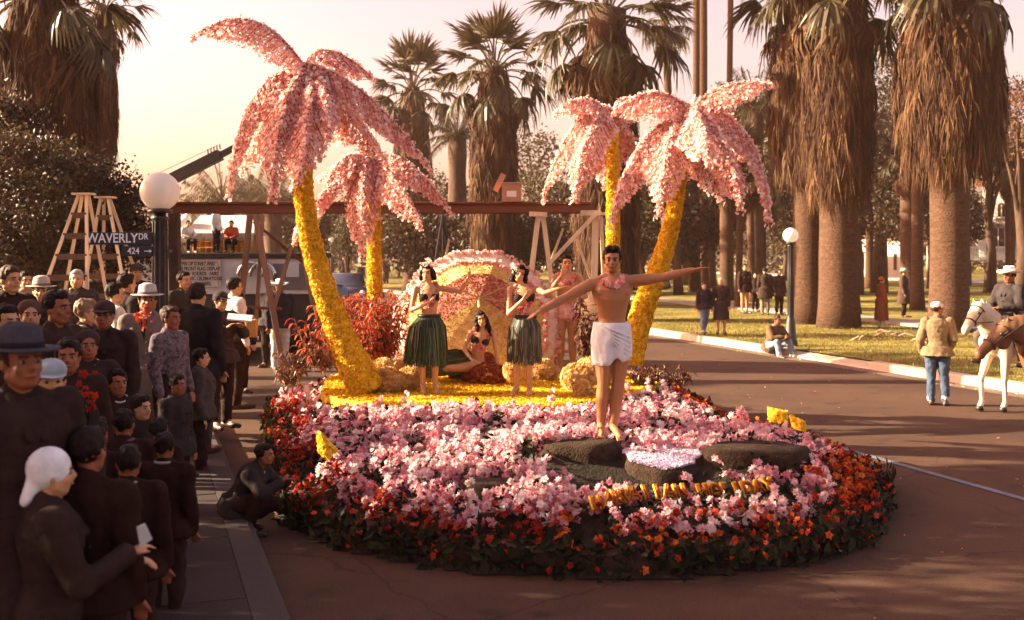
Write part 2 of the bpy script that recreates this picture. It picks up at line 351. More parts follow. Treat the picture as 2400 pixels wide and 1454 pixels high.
# ================================================================== TREES
def clump_points(c, r, nclump, per, cr, rng, flat=.75):
    """leaf positions gathered in clumps spread over the crown's volume, denser to the outside"""
    D = rng.normal(size=(nclump, 3)); D /= np.linalg.norm(D, axis=1, keepdims=True)
    rad = rng.uniform(.25, 1, nclump)**.5; lob = 1+.22*np.sin(D[:, 0]*5+D[:, 2]*4+c[0])+.15*np.sin(D[:, 1]*7+c[1])
    C = np.array(c)+D*np.array(r)*(rad*lob)[:, None]
    n = nclump*per; Q = np.repeat(C, per, 0); d = rng.normal(size=(n, 3)); d *= (np.array([1, 1, flat])*cr)[None]*.5
    return Q+d, np.repeat(rng.uniform(0, 1, nclump), per)
def tree(px, top, Y, wpx, label, base=None, n=90, per=60, leaf=.22, m=None, trunk=True, cname='broadleaf_tree', seed=0, bottom=None, group=None, dense=1.0, cat='tree', x=None):
    rng = np.random.default_rng(seed+int(px)); s = Y/F; gz = 0.1
    X = (px-1200)*s if x is None else x; zt = H-(top-HY)*s; zb = (H-(bottom-HY)*s) if bottom else .35*zt
    t = empty(cname, (X, Y, gz), label=label, cat=cat, group=group)
    r = (wpx*s/2, min(wpx*s/2, 4.5), (zt-zb)/2); c = (0, 0, (zt+zb)/2-gz)
    if trunk:
        mb = MB(); hgt = c[2]; w = max(.12, hgt*.035)
        mb.tube([(0, 0, -.2), (.1, 0, hgt*.3), (-.1, .1, hgt*.6), (.1, 0, hgt)], [w*1.5, w, w*.8, w*.4], 8, jit=.06); mb.build('trunk', BARK, t, True)
        mb = MB()
        for k in range(7):
            a = k*.9+seed; z0 = hgt*(.45+.07*k); e = Vector((math.cos(a)*r[0]*.75, math.sin(a)*r[1]*.75, c[2]+r[2]*(-.2+.12*k))); s0 = Vector((0, 0, z0))
            mb.tube([s0, s0.lerp(e, .5)+Vector((0, 0, .3)), e], [w*.5, w*.3, w*.1], 6)
        mb.build('limb', BARK, t, True)
    P, rv = clump_points(c, r, n, per, leaf*4.2, rng)
    V, FF = stamp(LEAFQ[0], LEAFQ[1], P, leaf*(1+rng.uniform(-.35, .35, len(P))), basis(rng.normal(size=(len(P), 3)), 0, rng))
    link('crown', npmesh('crown', V, FF, np.repeat(np.clip(rv+rng.normal(0, .2, len(P)), 0, 1), 4)), m or LEAFD, t, 'stuff')
    return t
# fan palm pieces
def frond_mesh(seed, droop=.5):
    rr = random.Random(seed); V = []; Fc = []; R = []
    def quad(a, b, c, d, r): 
        k = len(V); V.extend([a, b, c, d]); Fc.append((k, k+1, k+2, k+3)); R.extend([r]*4)
    def pet(t): return Vector((t*.52, 0, .10*math.sin(t*2.2)-.10*droop*t*t))
    for i in range(4):
        a, b = pet(i/4), pet((i+1)/4); w = .012
        quad(a+Vector((0, -w, 0)), b+Vector((0, -w, 0)), b+Vector((0, w, 0)), a+Vector((0, w, 0)), .8)
        quad(a+Vector((0, 0, -w)), b+Vector((0, 0, -w)), b+Vector((0, 0, w)), a+Vector((0, 0, w)), .8)
    c = pet(1); nb = 22
    for i in range(nb):
        u = (i+.5)/nb*2-1; ang = u*math.radians(88); L = .50*(1-.28*abs(u))*rr.uniform(.85, 1.1); d = Vector((math.cos(ang), math.sin(ang)*.85, .10*rr.uniform(-1, 1)))
        pv_ = None; r = rr.random()*.5+.1
        side = Vector((-d.y, d.x, .5*(-1)**i)).normalized(); dr = droop*rr.uniform(.7, 1.5)
        for k, (t, w) in enumerate(((0, .004), (.35, .022), (.7, .016), (1, .002))):
            p = c+d*L*t*(1-.15*dr*t)+Vector((0, 0, -dr*.55*L*t**2.2)); e = (p-side*w, p+side*w)
            if pv_: quad(pv_[0], e[0], e[1], pv_[1], min(1, r+.25*t))
            pv_ = e
    return npmesh('fan_frond', [tuple(v) for v in V], Fc, R)
FRM = [frond_mesh(i, dr) for i, dr in enumerate((.25, .5, .8, 1.1))]
for m_ in FRM: m_.materials.append(FROND)
FRD = [frond_mesh(i+9, dr) for i, dr in enumerate((1.0, 1.5))]
for m_ in FRD: m_.materials.append(THATCH)
def fan_palm(px, Y, crown, label, R=2.3, skirt=None, skw=55, trw=22, nf=34, ndead=12, seed=1, trunk_bottom=None, nth=700, lean=0, group='fan palms in the park', off=0, base_flare=1.5, up=True):
    """crown, skirt: image rows of the crown's heart and of the thatch's lower edge; widths in photo pixels at that distance"""
    rr = random.Random(seed); s = Y/F; X = (px-1200)*s; zc = H-(crown-HY)*s
    t = empty('fan_palm', (X, Y, .1), label=label, cat='palm tree', group=group)
    w = trw*s; mb = MB(); n = 14
    mb.tube([(lean*(1-i/n)*s, 0, zc*i/n-.1) for i in range(n+1)], [w*(1+(base_flare-1)*math.exp(-i*1.1)) for i in range(n+1)], 14, jit=.035); mb.build('trunk', PBARK, t, True)
    if skirt is not None:
        zs = H-(skirt-HY)*s; L = zc-zs; W0 = skw*s
        def rad(q): return W0*(.35+.65*math.sin(min(1, q*1.35+.12)*math.pi/2))*(1-.25*max(0, q-.75)*3)   # q 0 top, 1 bottom
        mb = MB(); k = 10
        mb.loft([[Vector((math.cos(a_)*rad(i/k)*.82*(1+.10*rr.uniform(-1, 1)), math.sin(a_)*rad(i/k)*.82, zc-.1-L*i/k)) for a_ in [2*math.pi*j/16 for j in range(16)]] for i in range(k+1)])
        P = []; V = []; Fc = []; Rv = []
        for i in range(nth):
            q = rr.random()**.9; a_ = rr.uniform(0, 2*math.pi); r_ = rad(q)*rr.uniform(.8, 1.04); base = Vector((math.cos(a_)*r_, math.sin(a_)*r_, zc-L*q))
            out = Vector((math.cos(a_), math.sin(a_), 0)); tan = Vector((-out.y, out.x, 0)); rv = rr.random()
            for b_ in range(9):
                ln = rr.uniform(.35, 1.0)*min(1.3, L*.35); o = tan*rr.uniform(-.18, .18)+out*rr.uniform(-.03, .10); wd_ = rr.uniform(.007, .020)*max(1, Y/35)
                p0 = base; p1 = base+o*.7+out*.06+Vector((0, 0, -ln*.5)); p2 = base+o*1.3+out*rr.uniform(-.08, .10)+Vector((0, 0, -ln)); kk = len(V)
                tt = (tan+out*rr.uniform(-.8, .8)).normalized()
                V += [p0-tt*wd_*.5, p0+tt*wd_*.5, p1+tt*wd_, p1-tt*wd_, p2+tt*wd_*.2, p2-tt*wd_*.2]; Fc += [(kk, kk+1, kk+2, kk+3), (kk+3, kk+2, kk+4, kk+5)]; Rv += [min(1, max(0, rv*.7+rr.random()*.3))]*6
        mb.build('thatch_core', mat('thatch_core', (.05, .022, .012), .95, .4, 5, .8, 20, stretch=(1, 1, .2)), t, True)
        link('thatch', npmesh('thatch', [tuple(v) for v in V], Fc, Rv), THATCH, t, 'stuff')
    for i in range(nf+ndead):
        dead = i >= nf; a_ = i*2.39996+seed+rr.uniform(-.2, .2)
        q = (i+.5)/nf if not dead else 1
        el = math.radians(80-125*q) if not dead else math.radians(rr.uniform(-75, -35))
        if not up and not dead: el = min(el, math.radians(20))
        me = FRM[min(3, int(q*4))] if not dead else FRD[i % 2]; o = link('frond' if not dead else 'dead_frond', me, None, t)
        sc = R*rr.uniform(.85, 1.08)*(1 if not dead else .8)
        o.location = (math.cos(a_)*.12, math.sin(a_)*.12, zc-.1-.5*q*R*.35*(1 if not dead else 1.4)-(rr.uniform(0, .5) if dead else 0)); o.rotation_euler = (rr.uniform(-.4, .4), -el, a_); o.scale = (sc, sc, sc)
    return t
fan_palm(1158, 45, 158, 'tall shaggy fan palm above the cardboard box with full thatch down its trunk', 2.9, 560, 56, 22, 34, 10, seed=3, nth=900)
fan_palm(966, 62, 205, 'shaggy fan palm standing just left of the tallest one, its crown lower', 3.4, 520, 44, 18, 32, 8, seed=11, nth=500)
fan_palm(1422, 36, 25, 'massive fan palm with its crown cut by the top edge, behind the right pink palms', 3.3, 640, 74, 46, 30, 40, seed=5, nth=1500)
fan_palm(1556, 58, 35, 'slim fan palm with bare curved trunk beside the massive one', 2.2, None, 0, 9, 26, 6, seed=8, lean=35)
fan_palm(1632, 62, -420, 'left one of two very tall bare palm trunks rising side by side out of frame', 2.5, None, 0, 8, 14, 0, seed=21)
fan_palm(1648, 66, -380, 'right one of two very tall bare palm trunks rising side by side out of frame', 2.5, None, 0, 10, 14, 0, seed=22)
fan_palm(1716, 62, -300, 'single very tall thin palm trunk right of the pair', 2.5, None, 0, 7, 14, 0, seed=23, lean=-12)
fan_palm(1895, 34.5, -60, 'great fan palm behind the park lamp post, thatch hanging over a bare lower trunk', 3.1, 385, 88, 36, 24, 44, seed=31, nth=1500, base_flare=1.35)
fan_palm(1965, 32.6, -90, 'dark thick palm close behind the great one, in its shadow', 3.0, 430, 78, 44, 18, 26, seed=35, nth=1300, base_flare=1.2)
fan_palm(2225, 31, -110, 'great dark fan palm rising behind the man in jeans', 3.3, 370, 118, 44, 20, 40, seed=41, nth=1700, base_flare=1.15)
fan_palm(2150, 43, 60, 'pale slim palm trunk showing left of the great dark palm', 2.2, 205, 30, 13, 20, 24, seed=44, nth=400)
fan_palm(110, 24, -40, 'great fan palm at the left edge with dark swollen thatch', 2.6, 400, 112, 60, 20, 18, seed=51, nth=1700)
fan_palm(238, 31, 20, 'leafy fan palm peeping out right of the great left palm', 1.5, 330, 28, 16, 26, 20, seed=57, nth=500)
fan_palm(1985, 40, 470, 'left one of two short leaning young palms in the park', .9, 500, 12, 9, 8, 10, seed=61, nth=60, lean=25)
fan_palm(2010, 42, 480, 'right one of two short leaning young palms in the park', .9, 520, 12, 11, 8, 10, seed=62, nth=60, lean=-12)
for i, (px, Y, tp, w_, lab) in enumerate(((1738, 44, 380, 8, 'slim sunlit palm trunk under the right pink fronds, left of its twin'), (1757, 50, 370, 8, 'slim sunlit palm trunk under the right pink fronds, right of its twin'), (1788, 64, 440, 6, 'thin distant palm trunk left of the park lamp globe'), (1703, 52, 330, 16, 'dark palm trunk behind the two walking boys'), (1660, 70, 360, 14, 'dark palm trunk in the shade left of the slim sunlit pair'), (1600, 76, 360, 16, 'dark palm trunk behind the right yellow trunk'), (2040, 70, 400, 9, 'thin palm trunk in the middle of the park right of the young palms'), (2362, 62, 380, 8, 'slender palm trunk before the white balustrade'), (2382, 55, 350, 8, 'thin leaning palm trunk at the right edge before the house'), (2128, 50, 350, 18, 'stout sunlit palm trunk left of the great dark palm'))):
    fan_palm(px, Y, tp, lab, 2.0, tp+45, 26, w_, 12, 14, seed=70+i, nth=160, group='slender palms in the park', lean=(-8, 6, 3, 0, 4, 0, -3, 4, -16, 0)[i])
# feather palm (dark, hanging) and the bushy one at left
def feather_palm(px, Y, crown, label, R, nf, seed, trw=14, m=None):
    rr = random.Random(seed); s = Y/F; zc = H-(crown-HY)*s; t = empty('feather_palm', ((px-1200)*s, Y, .1), label=label, cat='palm tree')
    MB().tube([(0, 0, zc*i/8) for i in range(9)], [trw*s*(1+.12*(i % 2)) for i in range(9)], 10).build('trunk', BARK, t, True)
    for i in range(nf):
        a_ = i*2.4; q = (i+.5)/nf; el = math.radians(78-95*q); V = []; Fc = []; Rv = []; P = []
        for k in range(12):
            u = k/11; P.append(Vector((math.cos(el)*u*R*(1-.1*u), 0, math.sin(el)*u*R-.55*R*u**2.2*(.5+q*.5))))
        for k in range(11):
            a, b = P[k], P[k+1]; kk = len(V); w = .03; V += [a-Vector((0, w, 0)), b-Vector((0, w, 0)), b+Vector((0, w, 0)), a+Vector((0, w, 0))]; Fc.append((kk, kk+1, kk+2, kk+3)); Rv += [.5]*4
            for sd in (-1, 1):
                for h_ in (0, .5):
                    c = a.lerp(b, h_); ln = R*.30*(math.sin((k+1)/12*math.pi)**.6)*rr.uniform(.8, 1.1); d = Vector((.5, sd*.75, -.35-.3*rr.random())).normalized(); kk = len(V); w2 = .03
                    V += [c, c+d*ln*.5+Vector((w2, 0, 0)), c+d*ln+Vector((0, 0, -.15*ln)), c+d*ln*.5-Vector((w2, 0, 0))]; Fc.append((kk, kk+1, kk+2, kk+3)); Rv += [rr.random()]*4
        o = link('frond', npmesh('feather_frond', [tuple(v) for v in V], Fc, Rv), m or FROND, t); o.location = (0, 0, zc-.1); o.rotation_euler = (0, 0, a_)
feather_palm(1072, 52, 318, 'dark feather palm with hanging fronds between the two shaggy fan palms', 1.9, 26, 4, 20)
feather_palm(520, 66, 470, 'bushy grey green palm top showing over the timber beam at left', 3.6, 34, 6, 20, LEAFO)
feather_palm(640, 60, 480, 'second bushy palm top over the beam behind the big pink palm', 3.0, 30, 9, 20)
feather_palm(590, 84, 455, 'farther palm top between the two bushy ones over the beam', 3.6, 26, 10, 20, LEAFO)
feather_palm(1770, 56, 250, 'green feather palm behind the right pink crown', 3.4, 34, 12, 18)
# broadleaf trees
tr = [
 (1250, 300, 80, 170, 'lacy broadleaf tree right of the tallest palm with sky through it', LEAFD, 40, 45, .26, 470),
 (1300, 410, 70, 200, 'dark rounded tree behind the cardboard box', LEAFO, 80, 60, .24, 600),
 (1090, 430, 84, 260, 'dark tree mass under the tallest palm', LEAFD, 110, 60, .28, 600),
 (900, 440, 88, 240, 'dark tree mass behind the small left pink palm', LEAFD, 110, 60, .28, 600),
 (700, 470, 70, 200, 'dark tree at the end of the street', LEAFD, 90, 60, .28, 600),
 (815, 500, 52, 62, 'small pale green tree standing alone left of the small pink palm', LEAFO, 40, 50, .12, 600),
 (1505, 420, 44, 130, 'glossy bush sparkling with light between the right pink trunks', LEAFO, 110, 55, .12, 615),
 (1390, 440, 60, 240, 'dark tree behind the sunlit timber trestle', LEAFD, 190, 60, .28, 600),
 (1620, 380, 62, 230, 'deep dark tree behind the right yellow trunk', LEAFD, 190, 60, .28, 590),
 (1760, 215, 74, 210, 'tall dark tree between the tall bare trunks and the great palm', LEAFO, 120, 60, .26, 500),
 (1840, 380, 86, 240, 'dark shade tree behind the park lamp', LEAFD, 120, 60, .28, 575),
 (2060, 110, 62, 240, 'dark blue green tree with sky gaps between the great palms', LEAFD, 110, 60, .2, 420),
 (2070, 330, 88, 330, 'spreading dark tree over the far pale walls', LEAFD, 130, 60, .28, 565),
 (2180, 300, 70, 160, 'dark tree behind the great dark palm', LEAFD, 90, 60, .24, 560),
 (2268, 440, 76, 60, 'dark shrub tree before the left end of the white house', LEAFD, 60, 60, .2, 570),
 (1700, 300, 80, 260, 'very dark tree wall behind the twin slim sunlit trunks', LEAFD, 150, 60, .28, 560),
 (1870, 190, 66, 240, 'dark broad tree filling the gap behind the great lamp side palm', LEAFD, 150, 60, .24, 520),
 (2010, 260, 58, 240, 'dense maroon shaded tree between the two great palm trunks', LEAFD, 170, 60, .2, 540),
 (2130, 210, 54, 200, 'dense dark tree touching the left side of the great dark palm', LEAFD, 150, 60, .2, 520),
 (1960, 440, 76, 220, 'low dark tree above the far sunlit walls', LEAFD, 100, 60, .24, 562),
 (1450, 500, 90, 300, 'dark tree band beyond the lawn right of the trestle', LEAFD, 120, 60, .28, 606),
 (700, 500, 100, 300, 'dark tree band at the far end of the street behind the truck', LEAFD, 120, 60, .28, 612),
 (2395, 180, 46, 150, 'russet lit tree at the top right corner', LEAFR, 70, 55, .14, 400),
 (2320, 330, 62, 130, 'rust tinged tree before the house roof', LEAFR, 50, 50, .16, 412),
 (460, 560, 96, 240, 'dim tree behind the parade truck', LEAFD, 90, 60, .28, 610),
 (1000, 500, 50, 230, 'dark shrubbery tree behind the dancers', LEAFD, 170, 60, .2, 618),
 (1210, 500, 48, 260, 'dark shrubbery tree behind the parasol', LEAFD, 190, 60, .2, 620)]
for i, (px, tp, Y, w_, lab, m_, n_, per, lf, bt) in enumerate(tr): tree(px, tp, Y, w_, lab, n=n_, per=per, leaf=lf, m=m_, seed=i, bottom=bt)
# dark wood behind everything, reads as one mass
P = []
for _ in range(260):
    a_ = RN.uniform(-.40, .62); Y = RN.uniform(105, 150); c = np.array([a_*Y, Y, RN.uniform(.5, 7)]); P.append(c+RN.normal(0, 1.3, (110, 3)))
P = np.concatenate(P); scatter('far_wood', LEAFQ, P, RN.normal(size=(len(P), 3)), .6, LEAFD, jit=0, kind='stuff')
# near left: big dark citrus tree, with its neighbours; added unseen shade trees come later
tree(110, 300, 18.8, 440, 'big dark glossy leaved tree filling the left edge behind the crowd', n=330, per=80, leaf=.085, m=LEAFD, seed=90, bottom=690, cname='glossy_tree')
tree(265, 430, 19, 150, 'smaller leafy tree with sparse outline left of the globe lamp', n=90, per=55, leaf=.085, m=LEAFD, seed=91, bottom=640, cname='glossy_tree')
tree(20, 230, 21, 130, 'reddish dark tree under the great left palm', n=100, per=60, leaf=.1, m=LEAFD, seed=92, bottom=420, cname='glossy_tree')
# ================================================================== PEOPLE AND HORSES
BAKE = []
TXH = bpy.data.textures.new('hair_relief', 'CLOUDS'); TXH.noise_scale = .035; TXH.noise_depth = 3
TXF = bpy.data.textures.new('cloth_relief', 'CLOUDS'); TXF.noise_scale = .11; TXF.noise_depth = 2
def soft(o, vox, sm=3, disp=None):
    r = o.modifiers.new('remesh', 'REMESH'); r.mode = 'VOXEL'; r.voxel_size = vox; r.use_smooth_shade = True
    q = o.modifiers.new('smooth', 'SMOOTH'); q.factor = .5; q.iterations = sm
    nm = o.name.split('.')[0]; dsp = {'hair': (TXH, .030), 'mane': (TXH, .03), 'jacket': (TXF, .032), 'shirt': (TXF, .035), 'trousers': (TXF, .035), 'skirt': (TXF, .035)}.get(nm)
    if dsp: d = o.modifiers.new('relief', 'DISPLACE'); d.texture = dsp[0]; d.strength = dsp[1]; d.mid_level = .45; d.texture_coords = 'LOCAL'
    BAKE.append(o); return o
def bake_all():
    dg = bpy.context.evaluated_depsgraph_get(); out = [(o, bpy.data.meshes.new_from_object(o.evaluated_get(dg), depsgraph=dg)) for o in BAKE]
    for o, m in out:
        nm = o.data.name; o.modifiers.clear(); o.data = m; m.name = nm
        m.polygons.foreach_set('use_smooth', [True]*len(m.polygons))
BASE = dict(pel=(0, 0, .95), nk=(0, 0, 1.49), hd=(0, .015, 1.64), shR=(.185, 0, 1.425), shL=(-.185, 0, 1.425), elR=(.235, -.01, 1.13), elL=(-.235, -.01, 1.13),
            wrR=(.245, .07, .88), wrL=(-.245, .07, .88), haR=(.245, .10, .80), haL=(-.245, .10, .80), hpR=(.095, 0, .92), hpL=(-.095, 0, .92), knR=(.10, .02, .50), knL=(-.10, .02, .50),
            anR=(.10, -.01, .085), anL=(-.10, -.01, .085), toR=(.125, .17, .03), toL=(-.125, .17, .03))
def person(label, loc, rz=0, h=1.75, J=None, fem=False, skin=None, hair=HAIR, hairlen='short', hat=None, hatc=(.3, .3, .3), top=None, topc=(.05, .03, .03), sleeve=1.0, coat=.0, legs=None, legc=(.05, .04, .05),
           skirt=None, skirtc=(.05, .03, .03), shoes=(.03, .02, .018), vox=.016, yaw=0, pitch=0, group=None, curl=.5, face=True, headvox=None, glasses=False, slim=1.0, hroll=0):
    s = h/1.75; K = {k: Vector(v) for k, v in BASE.items()}
    for k, v in (J or {}).items(): K[k] = Vector(v)
    skin = skin or SKINL
    t = empty('person', loc, math.pi+math.radians(rz), label=label, cat='person', group=group)
    up = (K['nk']-K['pel']).normalized(); rt = (K['shR']-K['shL']).normalized(); rt = (rt-up*rt.dot(up)).normalized(); fw = up.cross(rt)
    hr = (K['hpR']-K['hpL']).normalized(); TL = (K['nk']-K['pel']).length
    def ring(c, rx, ry, r_=None, f_=None, n=24, p=2.08):
        r_ = r_ or rt; f_ = f_ or fw; out = []
        for j in range(n):
            a = 2*math.pi*j/n; cx, sy = math.cos(a), math.sin(a)
            out.append(c+r_*rx*math.copysign(abs(cx)**(2/p), cx)+f_*ry*math.copysign(abs(sy)**(2/p), sy))
        return out
    g_ = .93 if fem else 1.0; g_ *= slim
    prof = [(-.24, .10, .09, 0), (-.17, .155 if not fem else .165, .115, -.012), (-.04, .165 if not fem else .178, .125, -.012), (.10, .145 if not fem else .150, .112, 0), (.26, .125 if not fem else .112, .095, .01),
            (.42, .140 if not fem else .122, .102, .008), (.60, .162 if not fem else .140, .116, .008), (.76, .176 if not fem else .150, .118, .006), (.88, .168 if not fem else .145, .098, -.004), (.955, .105, .075, -.012), (1.0, .062, .06, -.01)]
    def torso(mb, inf=0, t0=-.3, t1=1.01, ext=None):
        R_ = []
        for q, rx, ry, off in prof:
            if q < t0 or q > t1: continue
            c = K['pel']+up*(q*TL)+fw*off; r_ = hr.lerp(rt, max(0, min(1, q))).normalized(); R_.append(ring(c*s, (rx*g_+inf)*s, (ry*1.10*g_+inf)*s, r_))
        mb.loft(R_)
    R = {}
    # --- body, one continuous surface
    mb = MB(); torso(mb)
    def limb(a, b, c, r, inf=0, mb=mb):
        A, B, C = K[a]*s, K[b]*s, K[c]*s
        mb.cap(A, A.lerp(B, .45), (r[0]+inf)*s, (r[1]+inf)*s); mb.cap(A.lerp(B, .45), B, (r[1]+inf)*s, (r[2]+inf)*s); mb.cap(B, B.lerp(C, .33), (r[2]+inf)*s, (r[3]+inf)*s); mb.cap(B.lerp(C, .33), C, (r[3]+inf)*s, (r[4]+inf)*s)
    ar = (.058, .055, .041, .045, .028) if not fem else (.043, .039, .032, .034, .022)
    lr = (.094, .090, .059, .064, .038) if not fem else (.092, .082, .054, .054, .033)
    ar = tuple(x*(.5+.5*slim) for x in ar); lr = tuple(x*(.5+.5*slim) for x in lr)
    for e in 'RL':
        limb('sh'+e, 'el'+e, 'wr'+e, ar); limb('hp'+e, 'kn'+e, 'an'+e, lr)
        A, T = K['an'+e]*s, K['to'+e]*s; hl = A+(A-T).normalized()*.055*s; hl.z = min(hl.z, A.z-.03*s)
        mb.cap(A, (A+T)/2+Vector((0, 0, -.005*s)), .038*s, .036*s); mb.cap((A+T)/2, T, .038*s, .024*s); mb.cap(hl, T, .030*s, .028*s)
        for k in range(-2, 3): d = (T-A).normalized(); sd = d.cross(Vector((0, 0, 1))).normalized(); mb.cap(T+sd*k*.014*s, T+sd*k*.016*s+d*(.05-.006*abs(k-(-2 if e == 'R' else 2)))*s+Vector((0, 0, -.008*s)), .011*s, .008*s, 8)
        # hand: palm, four unequal curled fingers, thumb from the palm's side
        Wv, Hv = K['wr'+e]*s, K['ha'+e]*s; d = (Hv-Wv).normalized(); side = d.cross(K['el'+e]-K['wr'+e])
        pn = K.get('pn'+e) or Vector((0, 0, -1)); pn = (pn-d*pn.dot(d)); pn = pn.normalized() if pn.length > .05 else Vector((0, 1, 0)); sd = d.cross(pn).normalized()*(1 if e == 'R' else -1)
        f_ = .93 if fem else 1
        for k in range(4):
            o_ = sd*(k-1.5)*.0195*f_; mb.cap(Wv+d*.012*s+o_*.55*s, Wv+d*.088*f_*s+o_*s, .0165*s, .0125*s, 8)
            L = (.060, .072, .068, .052)[k]*f_; k0 = Wv+d*.088*f_*s+o_*s; c1 = curl*.7; d1 = (d*math.cos(c1)+pn*math.sin(c1)+sd*(k-1.5)*.10).normalized(); k1 = k0+d1*L*.5*s
            c2 = curl*1.5; d2 = (d*math.cos(c2)+pn*math.sin(c2)+sd*(k-1.5)*.10).normalized(); mb.cap(k0, k1, .0105*f_*s, .0092*f_*s, 8); mb.cap(k1, k1+d2*L*.5*s, .0092*f_*s, .0075*f_*s, 8)
        b0 = Wv+d*.03*s-sd*.022*s; td = (d*.75-sd*.75+pn*.25).normalized(); b1 = b0+td*.045*s; mb.cap(b0, b1, .016*s, .012*s, 8); mb.cap(b1, b1+(td+d*.5).normalized()*.034*s, .0115*s, .0085*s, 8)
    if not fem:
        for e in (1, -1):
            c = K['pel']+up*(.73*TL)+rt*e*.075+fw*.082; mb.ell(c*s, (.078*s, .034*s, .060*s))
            mb.cap((K['pel']+up*.86*TL+rt*e*.06)*s, (K['shR' if e > 0 else 'shL'])*s, .055*s, .058*s); mb.cap((K['pel']+up*.60*TL+rt*e*.13-fw*.02)*s, (K['pel']+up*.82*TL+rt*e*.15)*s, .045*s, .05*s)
            mb.cap((K['nk']+rt*e*.03)*s, (K['shR' if e > 0 else 'shL']+Vector((0, 0, .012)))*s, .04*s, .035*s)
        for q in (.18, .32, .46):
            for e in (1, -1): mb.ell((K['pel']+up*q*TL+rt*e*.034+fw*.088)*s, (.032*s, .018*s, .036*s))
    else:
        for e in (1, -1):
            mb.ell((K['pel']+up*(.66*TL)+rt*e*.07+fw*.088)*s, (.062*s, .055*s, .060*s)); mb.cap((K['pel']+up*.86*TL+rt*e*.06)*s, (K['shR' if e > 0 else 'shL'])*s, .042*s, .044*s)
    for e in (1, -1): mb.ell((K['pel']-up*.03+hr*e*.075-fw*.06)*s, (.085*s, .075*s, .09*s))
    # head, with its own turn and tilt
    hz = Matrix.Rotation(math.radians(yaw), 3, 'Z') @ Matrix.Rotation(math.radians(-pitch), 3, 'X') @ Matrix.Rotation(math.radians(hroll), 3, 'Y'); HC = K['hd']*s; fs = s*(1.0 if not fem else .95)
    def hp(x, y, z): return HC+hz @ (Vector((x, y, z))*fs)
    mb.cap((K['nk']-up*.03)*s, hp(0, -.012, -.07), .056*s*(.9 if fem else 1.03), .052*s*(.9 if fem else 1.03)); M3 = hz
    mb.ell(hp(0, -.012, .028), (.077*fs, .097*fs, .095*fs), M3); mb.ell(hp(0, .022, -.035), (.063*fs, .070*fs, .085*fs), M3, 14, 10)
    mb.ell(hp(0, .058, -.088), (.026*fs, .024*fs, .022*fs), M3)
    mb.cap(hp(0, .088, .018), hp(0, .108, -.020), .010*fs, .014*fs, 8); mb.ell(hp(0, .100, -.026), (.017*fs, .013*fs, .010*fs), M3)
    mb.cap(hp(-.034, .078, .030), hp(.034, .078, .030), .015*fs, .015*fs, 8)
    for e in (1, -1):
        mb.ell(hp(e*.040, .062, -.028), (.022*fs, .020*fs, .020*fs), M3); mb.ell(hp(e*.079, -.008, -.008), (.010*fs, .020*fs, .032*fs), M3); mb.cap(hp(e*.052, .005, -.062), hp(e*.018, .055, -.090), .026*fs, .024*fs, 8)
    mb.cap(hp(-.015, .086, -.053), hp(.015, .086, -.053), .009*fs, .009*fs, 8)
    b = mb.build('body', skin, t); soft(b, headvox or min(vox, .0125), 2 if (headvox or vox) < .01 else 1)
    if face:
        for e in (1, -1):
            q = MB(); q.ell(hp(e*.031, .081, .004), (.0165*fs, .0085*fs, .0085*fs), M3, 10, 6); ey = q.build('eye', mat('eye_white', (.26, .20, .17), .4, .05, 5), t, True)
            q = MB(); q.ell(hp(e*.031, .0865, .004), (.0075*fs, .0045*fs, .0082*fs), M3, 8, 6); q.build('iris', mat('dark_iris', (.02, .012, .01), .2, .1, 5), ey, True)
            q = MB(); q.cap(hp(e*.016, .094, .026), hp(e*.048, .083, .028), .0055*fs, .004*fs, 6); q.build('eyebrow', hair, t, True)
        q = MB(); q.cap(hp(-.021, .088, -.055), hp(0, .096, -.0545), .0045*fs, .007*fs, 8); q.cap(hp(0, .096, -.0545), hp(.021, .088, -.055), .007*fs, .0045*fs, 8); q.build('lips', mat('lips' if fem else 'lips_pale', (.42, .035, .03) if fem else (.33, .10, .07), .4, .1, 8), t, True)
    if glasses:
        q = MB()
        for e in (1, -1):
            c = [hp(e*.032+.022*math.cos(a), .100, .002+.019*math.sin(a)) for a in [k*math.pi/6 for k in range(13)]]; q.tube(c, .003*fs, 5, False); q.tube([hp(e*.054, .098, .008), hp(e*.080, .01, .01)], .003*fs, 5)
        q.tube([hp(-.01, .1, .005), hp(.01, .1, .005)], .003*fs, 5); q.build('glasses', DARKM, t)
    # --- hair
    if hairlen and hairlen != 'none':
        q = MB(); v_ = .012 if vox > .01 else .007
        q.ell(hp(0, -.028, .042 if not hat else .02), (.087*fs, .098*fs, .096*fs*(1 if not hat else .72)), M3)
        if not hat: q.ell(hp(0, .030, .092), (.062*fs, .050*fs, .038*fs), M3)
        for e in (1, -1): q.ell(hp(e*.068, -.015, .030), (.022*fs, .045*fs, .045*fs), M3)
        if hairlen in ('long', 'bob', 'curly'):
            for k in range(26 if hairlen == 'curly' else 16):
                a = math.radians(-210+k*(240/(25 if hairlen == 'curly' else 15))+0) ; 
                x, y = math.cos(a)*.088, math.sin(a)*.092-.02
                if y > .045: continue
                ln = {'long': -.27, 'bob': -.07, 'curly': -.10}[hairlen]; p0 = hp(x*.9, y, .03); p1 = hp(x*1.15, y*1.05-.01, ln*.5-.02); p2 = hp(x*1.25, y*1.1-.015, ln-.02*random.random()); q.cap(p0, p1, .030*fs, .030*fs, 8); q.cap(p1, p2, .030*fs, .020*fs, 8)
                if hairlen == 'curly': q.ell(hp(x*1.08, y*1.05, -.02+.09*random.random()), (.032*fs,)*3); q.ell(hp(x*1.15, y*1.1, -.07+.03*random.random()), (.03*fs,)*3)
